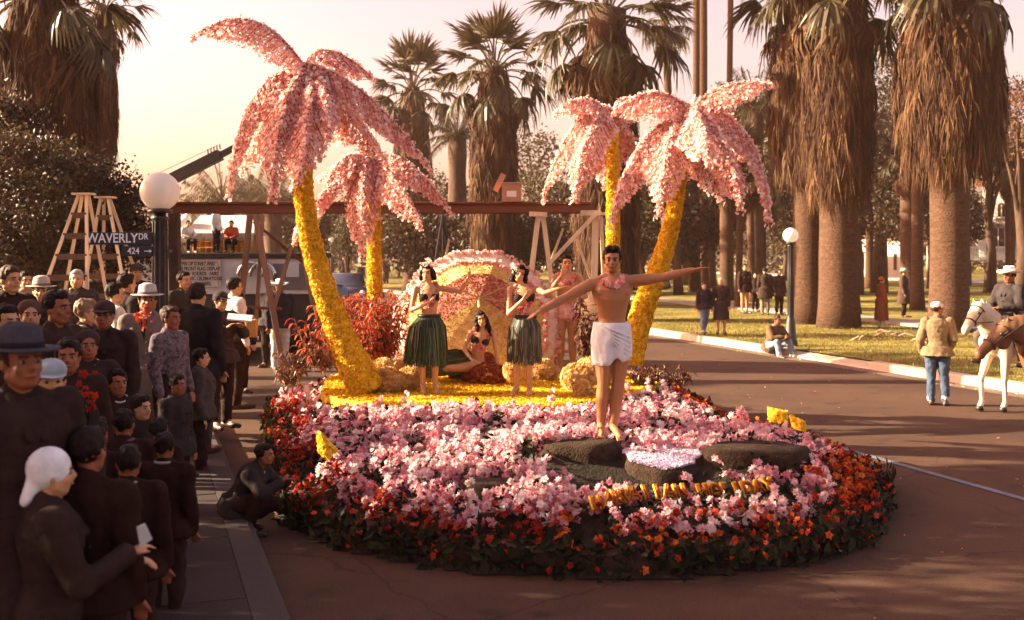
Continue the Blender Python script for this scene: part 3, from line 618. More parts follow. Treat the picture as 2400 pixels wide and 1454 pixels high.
        if hairlen == 'pomp':
            for k in range(9): q.ell(hp(-.045+.011*k, .052+.012*math.sin(k), .108), (.024*fs, .038*fs, .026*fs), M3)
        ho = q.build('hair', hair, t); soft(ho, v_, 1)
    # --- hats
    hm = cloth(hatc)
    if hat in ('fedora', 'cowboy'):
        q = MB(); br = .155 if hat == 'fedora' else .195; rings = []
        for r_, z_ in ((.094, .050), (br*.8, .043), (br, .048), (br*1.005, .054), (br*.8, .051), (.096, .062), (.092, .10), (.084, .150), (.060, .168), (.02, .150)):
            rings.append([hp(math.cos(a)*r_*(.93 if r_ < .1 else (1 if hat == 'fedora' else .86)), math.sin(a)*r_*1.15-.012, z_+(abs(math.cos(a))**2*(r_-.1)*(.5 if hat == 'cowboy' else .10) if r_ > .1 else (-.020*abs(math.cos(a))**6*(1 if r_ < .07 else 0)))) for a in [2*math.pi*j/28 for j in range(28)]])
        q.loft(rings); ho = q.build('hat', hm, t, True)
        q = MB(); q.loft([[hp(math.cos(a)*.0905*k, math.sin(a)*.109*k-.012, z_) for a in [2*math.pi*j/28 for j in range(28)]] for k, z_ in ((1.0, .058), (1.035, .060), (1.025, .084), (.98, .086))]); q.build('hat_band', cloth(tuple(x*.35 for x in hatc)), ho, True)
    if hat == 'cap':
        q = MB(); q.ell(hp(0, -.010, .062), (.092*fs, .110*fs, .072*fs), M3, 16, 10); q.loft([[hp(math.cos(a)*.088*k, math.sin(a)*.103*k-.012, z_) for a in [2*math.pi*j/20 for j in range(20)]] for k, z_ in ((1, .035), (1.03, .04), (1.03, .066), (1, .07))]); ho = q.build('cap', hm, t, True)
        q = MB(); q.loft([[hp(math.cos(a)*.075*w_, .085+max(0, math.sin(a))*.085*w_, z_-.012*math.sin(a)) for a in [math.pi*j/10 for j in range(11)]] for w_, z_ in ((1, .043), (1, .048))]); q.build('cap_peak', hm, ho)
    if hat == 'scarf':
        q = MB(); q.ell(hp(0, -.02, .035), (.097*fs, .112*fs, .110*fs), M3, 16, 10); q.cap(hp(0, -.08, -.03), hp(0, -.13, -.13), .05*fs, .03*fs); q.cap(hp(-.06, -.02, -.04), hp(0, .04, -.10), .025*fs, .02*fs); ho = q.build('head_scarf', hm, t); soft(ho, .012, 2)
    if hat == 'bonnet':
        q = MB(); q.ell(hp(0, -.03, .055), (.105*fs, .105*fs, .085*fs), M3, 16, 10); ho = q.build('hat', hm, t); soft(ho, .012, 1)
    # --- clothes
    if top:
        q = MB(); inf = .034 if top == 'jacket' else .024; torso(q, inf, -.2, 1.01)
        for e in 'RL':
            A, B, C = K['sh'+e]*s, K['el'+e]*s, K['wr'+e]*s; i2 = inf*.9
            q.cap(A, B, (ar[0]+i2+.004)*s, (ar[2]+i2)*s)
            if sleeve > .6: q.cap(B, B.lerp(C, .95), (ar[2]+i2)*s, (ar[4]+i2*.9)*s)
            elif sleeve < .5: pass
        q.cap((K['nk']-up*.05)*s, (K['nk']+up*.016-fw*.018)*s, .082*s, .070*s)
        for e in (1, -1): q.cap((K['nk']+rt*e*.03-up*.01)*s, K['shR' if e > 0 else 'shL']*s, .062*s, (.062 if not fem else .052)*s); q.ell((K['pel']+up*(.73*TL)+rt*e*.075+fw*.085)*s, (.095*s, .06*s, .085*s))
        if top == 'jacket' and not skirt: coat = max(coat, .16)
        if coat:
            R_ = []
            for k in range(5):
                u = k/4; c = K['pel']-up*(-.06)-Vector((0, 0, 1))*(coat*u+.0); R_.append(ring(c*s, (.190+inf+.055*u)*g_*s, (.150+inf+.045*u)*s, hr, None, 24))
            q.loft(R_)
        ob = q.build('jacket' if top == 'jacket' else 'shirt', topc if not isinstance(topc, tuple) else cloth(topc), t); soft(ob, min(vox, .015), 3)
        if top == 'jacket' and vox < .02:
            for e in (1, -1):
                q = MB(); q.cap((K['nk']+rt*e*.062+fw*.045+up*.0)*s, (K['pel']+up*.70*TL+rt*e*.03+fw*.172)*s, .026*s, .020*s, 8); q.build('lapel', ob.data.materials[0], ob, True)
            if random.random() < .6:
                q = MB(); q.tube([(K['nk']+rt*math.cos(a)*.080+fw*(math.sin(a)*.082+.006)+up*(.022-.050*max(0, math.sin(a))))*s for a in [2*math.pi*j/16 for j in range(17)]], .014*s, 6); q.build('collar', cloth(random.choice(((.34, .28, .25), (.16, .10, .09), (.42, .36, .33)))), t, True)
            for k in range(3): q = MB(); q.ell((K['pel']+up*(.15+.2*k)*TL+fw*(.192)+rt*.015)*s, (.012*s, .005*s, .011*s)); q.build('button', DARKM, ob)
    if legs:
        q = MB(); R_ = []
        for k in (-.16, -.05, .04, .16): R_.append(ring((K['pel']+up*k*.9)*s, (.168 if k < .1 else .150)*g_*s+.010*s, (.125 if k < .1 else .112)*s+.012*s, hr))
        q.loft(R_)
        for e in 'RL':
            A, B, C = K['hp'+e]*s, K['kn'+e]*s, K['an'+e]*s; e0 = .03
            q.cap(A, B, (.118)*s, (.078)*s); 
            if legs == 'long': q.cap(B, B.lerp(C, .96), .078*s, .066*s)
        soft(q.build('trousers', cloth(legc), t), min(vox, .015), 3)
        if legs == 'long' and legc[2] > legc[0]*1.2:
            for e in 'RL': B, C = K['kn'+e]*s, K['an'+e]*s; q = MB(); q.cap(B.lerp(C, .86), B.lerp(C, .95), .069*s, .069*s); q.build('turned_cuff', cloth((.4, .42, .45)), t, True)
    if skirt:
        q = MB(); R_ = []; c0 = K['pel']+up*.12; c1 = (K['hpR']+K['hpL'])/2; c2 = (K['knR']+K['knL'])/2; 
        for k in range(7):
            u = k/6; c = c0.lerp(c1, min(1, u*3)) if u < .34 else c1.lerp(c2, (u-.33)/.67*skirt)
            R_.append(ring(c*s, (.13+.09*min(1, u*2.2)+.04*u)*s, (.105+.07*min(1, u*2.2)+.04*u)*s, hr, None, 24, 2))
        soft(q.build('skirt', cloth(skirtc), t), .014, 2)
    if shoes:
        for e in 'RL':
            A, T = K['an'+e]*s, K['to'+e]*s; d = (T-A); d.z = 0; d.normalize(); q = MB(); hl = Vector((A.x, A.y, max(.03*s, A.z-.05*s)))-d*.05*s; tt = T+d*.055*s; tt.z = max(T.z, .028*s)
            q.cap(hl, hl.lerp(tt, .6), .040*s, .046*s); q.cap(hl.lerp(tt, .6), tt, .046*s, .033*s); q.cap(A+Vector((0, 0, .02*s)), hl.lerp(tt, .35), .047*s, .042*s)
            soft(q.build('shoe', cloth(shoes) if shoes[0] > .1 else mat('dark_leather', (.04, .02, .014), .4, .3, 8, spec=.5), t), .012, 1)
    t['_s'] = s
    T_ = dict(t=t, s=s, K=K, hp=hp, up=up, rt=rt, fw=fw, TL=TL, ring=ring, hr=hr, g=g_); return T_
def lei(T, drop=.22, m=None, size=.034, wide=1.0):
    K, s, up, rt, fw = T['K'], T['s'], T['up'], T['rt'], T['fw']; P = []; N = []
    for k in range(150):
        a = 2*math.pi*k/150+RN.uniform(-.03, .03); f = math.sin(a); x = math.cos(a)*.098*wide; y = .085 if f > 0 else .07
        dz = -drop*max(0, f)**1.3; c = K['nk']+rt*x*(1-.1*max(0, f))+fw*(f*y+.025*max(0, f)+(.015 if f > .3 else 0))+up*(-.025+dz)
        for _ in range(3): d = RN.normal(0, .010, 3); P.append(tuple(c*s+Vector(d)*1.3)); N.append(d+np.array(fw)*.01)
    V, FF = stamp(FL1[0], FL1[1], P, size*s*RN.uniform(.8, 1.2, len(P)), basis(np.array(N)+1e-4, .004)); link('lei', npmesh('lei', V, FF, np.repeat(RN.uniform(size=len(P)), len(FL1[0]))), m or LEIP, T['t'])
def headflowers(T, ctr, r=.05, n=26, m=None, name='hair_flowers', size=.026):
    P = np.array([tuple(T['hp'](*(np.array(ctr)+RN.normal(0, r*.5, 3)))) for _ in range(n)]); V, FF = stamp(FL1[0], FL1[1], P, size*RN.uniform(.8, 1.2, n), basis(RN.normal(size=(n, 3)), 0))
    link(name, npmesh(name, V, FF, np.repeat(RN.uniform(.4, 1, n), len(FL1[0]))), m or PINK, T['t'])
def grass_skirt(T, L=.62, m=None, flare=.14, n=900, z0=.10, w=.010, asym=0):
    K, s = T['K'], T['s']; c0 = K['pel']+T['up']*z0; V = []; Fc = []; R = []; hr = T['hr']; fwd = Vector((0, 0, 1)).cross(hr).normalized()
    for i in range(n):
        a = RN.uniform(0, 2*math.pi); ln = L*RN.uniform(.82, 1.05); r0 = .145; o = hr*math.cos(a)+fwd*math.sin(a)*.8; tn = Vector((0, 0, 1)).cross(o).normalized(); fl = flare*RN.uniform(.6, 1.15)*(1+asym*math.cos(a)); p0 = (c0+o*r0*.98); r = RN.uniform(); kk = len(V)
        for k, (u, q) in enumerate(((0, .0), (.25, .55), (.6, .85), (1, 1.1))):
            p = p0+o*(.05*min(1, u*4)+fl*q*.8)+Vector((0, 0, -ln*u))+tn*RN.uniform(-.012, .012)*u*3; ww = w*(1-.5*u); V += [tuple((p-tn*ww)*s), tuple((p+tn*ww)*s)]; R += [r]*2
        for k in range(3): b = kk+2*k; Fc.append((b, b+1, b+3, b+2))
    link('grass_skirt', npmesh('grass_skirt', V, Fc, R), m, T['t'])
    q = MB(); q.loft([T['ring']((c0+Vector((0, 0, dz)))*s, (.150+dr)*s, (.118+dr)*s, hr) for dz, dr in ((-.02, 0), (-.015, .012), (.02, .012), (.025, 0))]); q.build('waistband', m, T['t'], True)
def bandeau(T, m):
    q = MB(); K, s = T['K'], T['s']
    q.loft([T['ring']((K['pel']+T['up']*k*T['TL']+T['fw']*.008)*s, (rx*T['g']+.008)*s, (.104*T['g']+.008)*s) for k, rx in ((.54, .130), (.60, .138), (.70, .146), (.77, .150))])
    for e in (1, -1): q.ell((K['pel']+T['up']*.66*T['TL']+T['rt']*e*.07+T['fw']*.088)*s, (.069*s, .062*s, .064*s))
    soft(q.build('bandeau_top', m, T['t']), .008, 2)
def prop(T, name, mb, m, kind=None): return mb.build(name, m, T['t'])
HORSE = dict()
def horse(label, loc, rz, h=1.5, coatm=None, mane=None, sock=None, J=None, sx=1, saddle=True):
    """x forward, z up; h = height at the withers"""
    s = h/1.5; t = empty('horse', loc, math.radians(rz), label=label, cat='horse'); mb = MB()
    Kx = dict(poll=(1.12, 0, 1.78), muz=(1.52, 0, 1.40), fr=(0.68, .03), fl=(0.66, -.03)); Kx.update(J or {})
    body = [(-.74, 1.12, .12, .16), (-.66, 1.18, .22, .26), (-.5, 1.20, .27, .31), (-.25, 1.16, .28, .31), (.05, 1.12, .29, .33), (.3, 1.13, .27, .34), (.5, 1.18, .23, .33), (.66, 1.20, .17, .26), (.74, 1.18, .10, .16)]
    mb.loft([[Vector((x, math.cos(a)*ry, z+math.sin(a)*rz_))*s for a in [2*math.pi*j/18 for j in range(18)]] for x, z, ry, rz_ in body])
    poll, muz = Vector(Kx['poll']), Vector(Kx['muz']); n0 = Vector((.55, 0, 1.28)); 
    for k in range(4): a, b = n0.lerp(poll, k/4), n0.lerp(poll, (k+1)/4); b.z += .03*math.sin((k+1)/4*math.pi); mb.cap(a*s, b*s, (.23-.028*k)*s, (.202-.028*k)*s); 
    mb.cap(poll*s, poll.lerp(muz, .4)*s, .105*s, .095*s); mb.cap(poll.lerp(muz, .4)*s, muz*s, .09*s, .062*s); jw = poll.lerp(muz, .25)+Vector((-.05, 0, -.08)); mb.ell(jw*s, (.11*s, .06*s, .12*s))
    mb.ell((muz+Vector((-.01, 0, -.02)))*s, (.07*s, .055*s, .06*s))
    for e in (1, -1): mb.cap((poll+Vector((-.0, e*.05, .04)))*s, (poll+Vector((.02, e*.075, .16)))*s, .028*s, .010*s, 8)
    for e in (1, -1):
        fx = Kx['fr'] if e > 0 else Kx['fl']; lift = fx[1]
        sh = Vector((.52, e*.15, 1.08)); elb = Vector((.50, e*.15, .88)); kn = Vector((fx[0]-.08+ (.10 if lift > .2 else 0), e*.14, .50+lift*.5)); fet = Vector((fx[0]-.10-(.18 if lift > .2 else 0), e*.14, .14+lift)); hf = fet+Vector((.06, 0, -.10))
        mb.cap(sh*s, elb*s, .14*s, .10*s); mb.cap(elb*s, kn*s, .085*s, .05*s); mb.cap(kn*s, fet*s, .045*s, .036*s); mb.cap(kn*s, kn*s+Vector((0, 0, .01)), .055*s, .05*s); mb.cap(fet*s, hf*s, .042*s, .05*s)
        ox = .10*e; st = Vector((-.50+ox*.3, e*.16, .82)); hk = Vector((-.78+ox, e*.14, .52)); ft = Vector((-.70+ox*1.5, e*.14, .14)); hf2 = ft+Vector((.07, 0, -.10))
        mb.cap(Vector((-.52, e*.13, 1.08))*s, st*s, .19*s, .12*s); mb.cap(st*s, hk*s, .10*s, .052*s); mb.cap(hk*s, ft*s, .050*s, .038*s); mb.cap(ft*s, hf2*s, .042*s, .05*s); mb.ell(hk*s, (.06*s, .04*s, .07*s))
        for nm, a, b in (('front', kn, fet), ('rear', hk, ft)):
            if sock:
                q = MB(); q.cap((a.lerp(b, .30))*s, b*s, .047*s, .043*s); q.cap(b*s, (b+Vector((.05, 0, -.06)))*s, .048*s, .052*s); soft(q.build('white_stocking', sock, t), .014, 2)
        for hh in (hf, hf2): q = MB(); q.lathe([(.05*s, .03*s), (.062*s, -.04*s)], tuple(hh*s+Vector((0, 0, .0))), 12); q.build('hoof', DARKM, t, True)
    soft(mb.build('body', coatm, t), .018, 4)
    q = MB()
    for k in range(16):
        a = n0.lerp(poll, .15+.85*k/15)+Vector((-.12+.03*math.sin(k), .0, .17-.06*k/15)); q.cap(a*s, (a+Vector((-.04, .10, -.20)))*s, .03*s, .012*s, 8)
    q.cap((poll+Vector((.03, 0, .08)))*s, (poll.lerp(muz, .35)+Vector((.06, 0, .04)))*s, .03*s, .012*s, 8); soft(q.build('mane', mane, t), .014, 1)
    q = MB(); q.chain([Vector(v)*s for v in ((-.72, 0, 1.28), (-.86, 0, 1.10), (-.90, .02, .75), (-.86, .03, .40))], [.05*s, .07*s, .08*s, .02*s]); soft(q.build('tail', mane, t), .018, 1)
    lm = mat('tack_leather', (.05, .022, .014), .45, .3, 8, spec=.5); q = MB()
    c = poll.lerp(muz, .62); ax = (muz-poll).normalized()
    for u, r in ((.08, .112), (.62, .088)):
        c = poll.lerp(muz, u); v = ax.cross(Vector((0, 1, 0))); q.tube([(c+Vector((0, 1, 0))*math.cos(a)*r+v*math.sin(a)*r)*s for a in [2*math.pi*k/16 for k in range(17)]], .012*s, 5, False)
    for e in (1, -1): q.tube([(poll.lerp(muz, .1)+Vector((0, e*.10, 0)))*s, (poll.lerp(muz, .62)+Vector((0, e*.085, 0)))*s], .011*s, 5); q.tube([(poll.lerp(muz, .66)+Vector((0, e*.085, 0)))*s, Vector((.75, e*.16, 1.42))*s, Vector((.30, e*.05, 1.62))*s], .009*s, 5)
    q.build('bridle', lm, t)
    for e in (1, -1): w_ = MB(); w_.ell((poll.lerp(muz, .24)+Vector((.03, e*.088, .01)))*s, (.022*s,)*3); w_.build('eye', DARKM, t, True)
    if saddle:
        q = MB(); q.loft([[Vector((x, math.sin(a)*ry, 1.15+math.cos(a)*rz_))*s for a in [-1.9+3.8*j/16 for j in range(17)]]+[Vector((x, math.sin(a)*(ry-.03), 1.15+math.cos(a)*(rz_-.03)))*s for a in [1.9-3.8*j/16 for j in range(17)]] for x, ry, rz_ in ((-.28, .31, .42), (-.12, .32, .36), (.12, .32, .36), (.26, .30, .44))]); q.build('saddle', lm, t, True)
    return t
# ================================================================== THE FLOAT
FP = np.array([(-3.35, 16.4), (-3.45, 15.2), (-2.95, 13.2), (-2.45, 11.2), (-2.05, 9.6), (-1.3, 8.62), (-.2, 8.05), (1.0, 7.88), (2.1, 8.2), (2.85, 8.8), (3.35, 9.8), (3.72, 10.8), (3.35, 12.0), (2.9, 13.2), (2.75, 14.6), (2.7, 16.5), (1.9, 18.0), (-2.2, 18.2)])
def sdist(P):
    """signed distance to the float's outline, positive inside"""
    P = np.asarray(P, float)[:, :2]; d = np.full(len(P), 1e9); ins = np.zeros(len(P), bool); n = len(FP)
    for i in range(n):
        a, b = FP[i], FP[(i+1) % n]; ab = b-a; t = np.clip(((P-a)@ab)/(ab@ab), 0, 1); q = a+t[:, None]*ab; d = np.minimum(d, np.hypot(*(P-q).T))
        c = ((a[1] > P[:, 1]) != (b[1] > P[:, 1])) & (P[:, 0] < (b[0]-a[0])*(P[:, 1]-a[1])/((b[1]-a[1])+1e-12)+a[0]); ins ^= c
    return np.where(ins, d, -d)
def fz(P):
    P = np.asarray(P, float); d = np.maximum(sdist(P), 0); x, y = P[:, 0], P[:, 1]
    z = .10+.42*(1-np.exp(-d/.55)); z += .05*np.sin(x*2.1+y*1.3)*np.sin(y*2.7-x)*np.clip(d, 0, 1)
    # valley in front of the deck, swelling mounds at the nose
    z += .10*np.exp(-(((x-2.2)/.55)**2+((y-10.15)/.45)**2)); z += .08*np.exp(-(((x-.5)/.8)**2+((y-10.0)/.5)**2)); z -= .14*np.exp(-(((x-1.2)/1.2)**2+((y-9.05)/.35)**2)); z -= .18*np.exp(-(((x+.25)/.28)**2+((y-9.0)/.28)**2))
    return z
def fz1(x, y): return float(fz(np.array([[x, y]]))[0])
fl = empty('parade_float', (0, 12, 0), label='low rounded parade float planted with pink and red blossoms round a yellow deck', cat='parade float')
FO = np.array([0, 12, 0.])
gx, gy = np.meshgrid(np.arange(-3.6, 4.1, .11), np.arange(7.4, 18.4, .11)); Q = np.stack([gx.ravel(), gy.ravel()], 1); sd_ = sdist(Q); zz = fz(Q); nx = gx.shape[1]; idx = []
for i in range(gx.shape[0]-1):
    for j in range(nx-1):
        c = [i*nx+j, i*nx+j+1, (i+1)*nx+j+1, (i+1)*nx+j]
        if max(sd_[c]) > 0: idx.append(c)
zz = np.where(sd_ < 0, .04, zz)-.03
base = link('planted_base', npmesh('planted_base', np.column_stack([Q, zz])-FO, idx, smooth=True), mat('moss_base', (.022, .013, .007), .95, .5, 6, .8, 30), fl)
mb = MB(); n = 70; per = []
for i in range(len(FP)):
    a, b = FP[i], FP[(i+1) % len(FP)]
    for k in range(4): per.append(a+(b-a)*k/4)
cen = np.array([.2, 12.6]); 
mb.loft([[Vector((*(cen+(p-cen)*k-FO[:2]), z)) for p in per] for k, z in ((.985, .02), (1.0, .06), (1.0, .16), (.985, .2))]); mb.build('skirt_rail', mat('rail_dark', (.06, .03, .02), .9, .3, 5), fl)
# deck
dc, drx, dry = np.array([-.38, 14.95]), 2.34, 2.28
def indeck(P, k=1.0):
    x, y = P[:, 0], P[:, 1]; a = np.arctan2(y-dc[1], x-dc[0]); w = 1+.05*np.sin(a*5+1); return ((x-dc[0])/(drx*w*k))**2+((y-dc[1])/(dry*w*k))**2 < 1
rr = []
for z, k in ((.30, 1.0), (.585, 1.0), (.60, .985)):
    rr.append([Vector((dc[0]+math.cos(a)*drx*(1+.05*math.sin(a*5+1))*k, dc[1]-12+math.sin(a)*dry*(1+.05*math.sin(a*5+1))*k, z)) for a in [2*math.pi*j/80 for j in range(80)]])
MB().loft(rr).build('deck', mat('deck_yellow', (.70, .38, .012), .9, .35, 9, .9, 40, c2=(.88, .60, .06)), fl)
P = RN.uniform((-2.9, 12.6), (2.1, 17.3), (26000, 2)); P = P[indeck(P)]; scatter('deck_petals', FL1, np.column_stack([P, np.full(len(P), .605)]), None, .024, YEL, fl, jit=.5, rngv=.5+.5*np.sin(P[:, 0]*4+np.sin(P[:, 1]*9))*.6)
# blossoms of the bed
def nz(x, y, f, s_=0): return np.array([noise.noise(Vector((a*f, b*f, s_))) for a, b in zip(x, y)])
ROCKS = []     # filled below: (polygon xy) kept clear of blossoms
def clear(P):
    k = np.zeros(len(P), bool)
    for cx, cy, rx, ry in ((.72, 9.55, .52, .42), (1.62, 9.62, .42, .26), (2.22, 9.72, .44, .34), (-.22, 9.05, .27, .26), (1.30, 9.18, .80, .17)): k |= ((P[:, 0]-cx)/rx)**2+((P[:, 1]-cy)/ry)**2 < 1
    # lettering stands in a cleared band
    pa_, pb_ = np.array([.60, 8.22]), np.array([2.26, 8.98]); ab = pb_-pa_; t = np.clip(((P-pa_)@ab)/(ab@ab), 0, 1); k |= np.hypot(*(P-(pa_+t[:, None]*ab)).T) < .15
    return k
def bed(n, seed):
    P = np.random.default_rng(seed).uniform((-3.5, 7.5), (4.0, 18.2), (n, 2)); d = sdist(P); return P[d > 0], d[d > 0]
P, d = bed(10500, 5); nn = nz(P[:, 0], P[:, 1], 1.15); n2 = nz(P[:, 0], P[:, 1], 2.6, 4)
edge = .24+.32*nn+np.where(P[:, 0] > 2.5, .18, 0)*1.0+np.where((P[:, 0] < -1.2), .12, 0)
pk = (d > edge*.85) & ~indeck(P, 1.0) & ~clear(P) & (n2 > -.33) & ~((P[:, 1] > 12.3) & (P[:, 0] > 2.35))
A = P[pk]; Z = fz(A); spk = []; spn = []; rv = []
for (x, y), z, q in zip(A, Z, nn[pk]):
    tilt = RN.normal(0, .35, 2); ax = np.array([tilt[0], tilt[1], 1.]); ax /= np.linalg.norm(ax); L = RN.uniform(.05, .16)*(1.3 if y < 10 else 1); tall = (RN.uniform() < .012); L = .30 if tall else L; r0 = RN.uniform()
    for k in range(9 if not tall else 16):
        u = RN.uniform(); th = RN.uniform(0, 6.28); o = np.array([math.cos(th), math.sin(th), 0])*.038*(1.1-u*.7); spk.append(np.array([x, y, z])+ax*L*u+o+np.array([0, 0, .01])); spn.append(o*22+np.array([0, 0, .35])); rv.append(r0*.5+.25+.25*u)
scatter('pink_blossoms', FL2, spk, spn, .034, PINKD, fl, jit=.4, sj=.4, rngv=np.array(rv))
rd = (d < edge) & (d > .02) & ~clear(P); A = P[rd]; A2, d2 = bed(5200, 9); m2 = d2 < .46+.2*nz(A2[:, 0], A2[:, 1], 2.0); A = np.concatenate([A[:900], A2[m2]]); 
dens = RN.uniform(size=len(A)) < .8+1.3*nz(A[:, 0], A[:, 1], 2.3, 7); A = A[dens]; Z = fz(A)
red = np.column_stack([A, Z+RN.uniform(.03, .17, len(A))]); isr = (A[:, 0] > 2.0) | ((A[:, 0] > .2) & (A[:, 1] < 8.6)); 
red = np.repeat(red, 3, 0)+RN.normal(0, .022, (len(red)*3, 3)); isr = np.repeat(isr, 3); scatter('red_blossoms', FL2, red[~isr], None, .028, RED, fl, jit=1.0, sj=.45); scatter('orange_blossoms', FL2, red[isr], None, .030, ORANGE, fl, jit=1.0, sj=.45)
B, db = bed(22000, 12); kk = ~indeck(B, .97) & (db < 1.0) | ((nz(B[:, 0], B[:, 1], 2.6, 4) < -.05) & ~indeck(B, 1) & ~clear(B)); B = B[kk]; Z = fz(B)
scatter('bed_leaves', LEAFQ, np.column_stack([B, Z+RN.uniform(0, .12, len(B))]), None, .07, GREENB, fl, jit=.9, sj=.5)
# fringe of stems hanging over the rail to the street
Ed = []
for _ in range(3600):
    i = RN.integers(len(FP)); a, b = FP[i], FP[(i+1) % len(FP)]; q = a+(b-a)*RN.uniform(); q = cen+(q-cen)*RN.uniform(.99, 1.035); Ed.append((*q, RN.uniform(.02, .26)))
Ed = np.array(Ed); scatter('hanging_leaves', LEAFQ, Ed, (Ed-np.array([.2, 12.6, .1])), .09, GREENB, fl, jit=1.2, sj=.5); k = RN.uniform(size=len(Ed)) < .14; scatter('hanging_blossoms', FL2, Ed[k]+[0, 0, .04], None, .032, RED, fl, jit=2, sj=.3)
# brown bark rocks, shade of their sides put into the brown: pedestal and companions, flat lit tops with pale blossoms
ROCKM = mat('shaded_bark_rock', (.040, .019, .010), .95, .5, 14, .9, 50)
def rock(cx, cy, rx, ry, z0, z1, label, tilt=(0, 0), top=None, seed=0, topk=.8):
    t = empty('rock', (cx, cy, z0), label=label, cat='rock', group='brown rocks in the flower bed'); rr_ = random.Random(seed); n = 30; ph = [rr_.uniform(0, 6) for _ in range(4)]
    def w(a): return 1+.12*math.sin(2*a+ph[0])+.08*math.sin(3*a+ph[1])+.05*math.sin(7*a+ph[2])
    rings = []
    for u, k in ((0, 1.15), (.3, 1.08), (.6, 1.0), (.85, .97), (1, .9), (1.02, .6)):
        rings.append([Vector((math.cos(a)*rx*w(a)*k*(1+.03*rr_.uniform(-1, 1)), math.sin(a)*ry*w(a)*k, (z1-z0)*u+tilt[0]*math.cos(a)*k*rx*u+tilt[1]*math.sin(a)*k*ry*u)) for a in [2*math.pi*j/n for j in range(n)]])
    MB().loft(rings).build('rock_body', ROCKM, t, True)
    if top is not None:
        Q_ = RN.uniform(-1, 1, (int(9000*rx*ry*4/1.0), 2)); Q_ = Q_[np.hypot(*Q_.T) < .99]; a = np.arctan2(Q_[:, 1], Q_[:, 0]); ww = np.array([w(x) for x in a])*topk
        X, Y_ = Q_[:, 0]*rx*ww, Q_[:, 1]*ry*ww; Zt = (z1-z0)+tilt[0]*X+tilt[1]*Y_+.012; scatter('top_blossoms', FL1, np.column_stack([X+cx, Y_+cy, Zt+z0]), None, .022, top, t, jit=.5, rngv=.5+.3*(Y_/ry))
    return t
rock(.62, 9.95, .44, .36, .22, .665, 'dark brown rock under the feet of the foremost dancer', seed=1, tilt=(.02, .04))
rock(1.38, 9.72, .42, .34, .22, .555, 'rock with a lilac and pink flower covered flat top before the foremost dancer', seed=2, top=LILAC, tilt=(-.03, .17), topk=.86)
rock(2.25, 9.85, .46, .34, .22, .62, 'dark brown rock right of the flower topped one', seed=3, tilt=(0, .05))
rock(-.20, 9.05, .24, .2, .12, .47, 'small dark brown rock sunk in the pink flowers at the front left', seed=4)  # mound added to stand in for a dark, shaded hollow
# HAWAIIAN HOLIDAY
txt = 'HAWAIIAN HOLIDAY'; pa, pb = Vector((.66, 8.36, 0)), Vector((2.17, 9.06, 0)); dirv = (pb-pa).normalized(); nrm = Vector((dirv.y, -dirv.x, 0)); Rm = Matrix((dirv, Vector((0, 0, 1)).lerp(-nrm, .40).normalized(), dirv.cross(Vector((0, 0, 1)).lerp(-nrm, .40).normalized()))).transposed()
LF = mat('letter_face', (.36, .07, .012), .9, .3, 30, .6, 60); LE = mat('letter_edge', (.78, .46, .03), .9, .25, 30, .6, 60)
for i, ch in enumerate(txt):
    if ch == ' ': continue
    p = pa.lerp(pb, i/(len(txt)-1)); z = fz1(p.x, p.y)+.085
    for nm, off, ex, m_, dz in (('letter', -.001, .014, LF, .022), ('letter_edging', .0075, .010, LE, 0)):
        c = bpy.data.curves.new(nm, 'FONT'); c.body = ch; c.size = .145; c.align_x = 'CENTER'; c.extrude = ex; c.offset = off; c.bevel_depth = .002; o = bpy.data.objects.new(nm, c); COL.objects.link(o)
        o.matrix_world = Matrix.Translation(p+Vector((0, 0, z))+nrm*(.03+dz)) @ Rm.to_4x4()
        bpy.context.view_layer.update(); me = bpy.data.meshes.new_from_object(o); mw = o.matrix_world.copy(); bpy.data.objects.remove(o); o = link(nm, me, m_, None)
        if nm == 'letter': o.parent = fl; o.matrix_world = mw; L0 = o; L0m = mw
        else: o.parent = L0; o.matrix_parent_inverse = L0m.inverted(); o.matrix_world = mw
# yellow petal flashes on the rim
YM = mat('yellow_patch', (.72, .42, .03), .9, .3, 20, .9, 50, c2=(.88, .62, .12))
for nm, pts in (('yellow_flash', ((745, 1010, 9.9), (790, 1055, 9.8), (745, 1060, 9.75), (768, 1075, 9.65))), ('yellow_flash', ((1800, 955, 12.4), (1842, 965, 12.2), (1803, 985, 12.2), (1845, 995, 12.0))), ('yellow_flash', ((1852, 975, 12.0), (1888, 990, 11.8), (1858, 1000, 11.8), (1885, 1010, 11.6)))):
    P4 = [W(*q) for q in pts]; a, b, c, d_ = P4; mid = (a+b+c+d_)/4+Vector((0, -.10, .03)); mb = MB(); o3 = Vector((0, 12, 0))
    vs_ = [p-o3 for p in (a, b, d_, c, mid)]; back = [v+Vector((0, .05, 0)) for v in vs_]
    mb.add(vs_+back, [(0, 1, 4), (1, 2, 4), (2, 3, 4), (3, 0, 4), (6, 5, 9), (7, 6, 9), (8, 7, 9), (5, 8, 9), (0, 5, 6, 1), (1, 6, 7, 2), (2, 7, 8, 3), (3, 8, 5, 0)]); o = mb.build(nm, YM, fl)
    pp, nn_ = surf_points([tuple(v) for v in vs_], [(0, 1, 4), (1, 2, 4), (2, 3, 4), (3, 0, 4)], 420); V, FF = stamp(FL1[0], FL1[1], pp, RN.uniform(.02, .034, 420), basis(nn_, .4)); link('flash_petals', npmesh('flash_petals', V, FF, np.repeat(RN.uniform(.3, 1, 420), len(FL1[0]))), YEL, o)
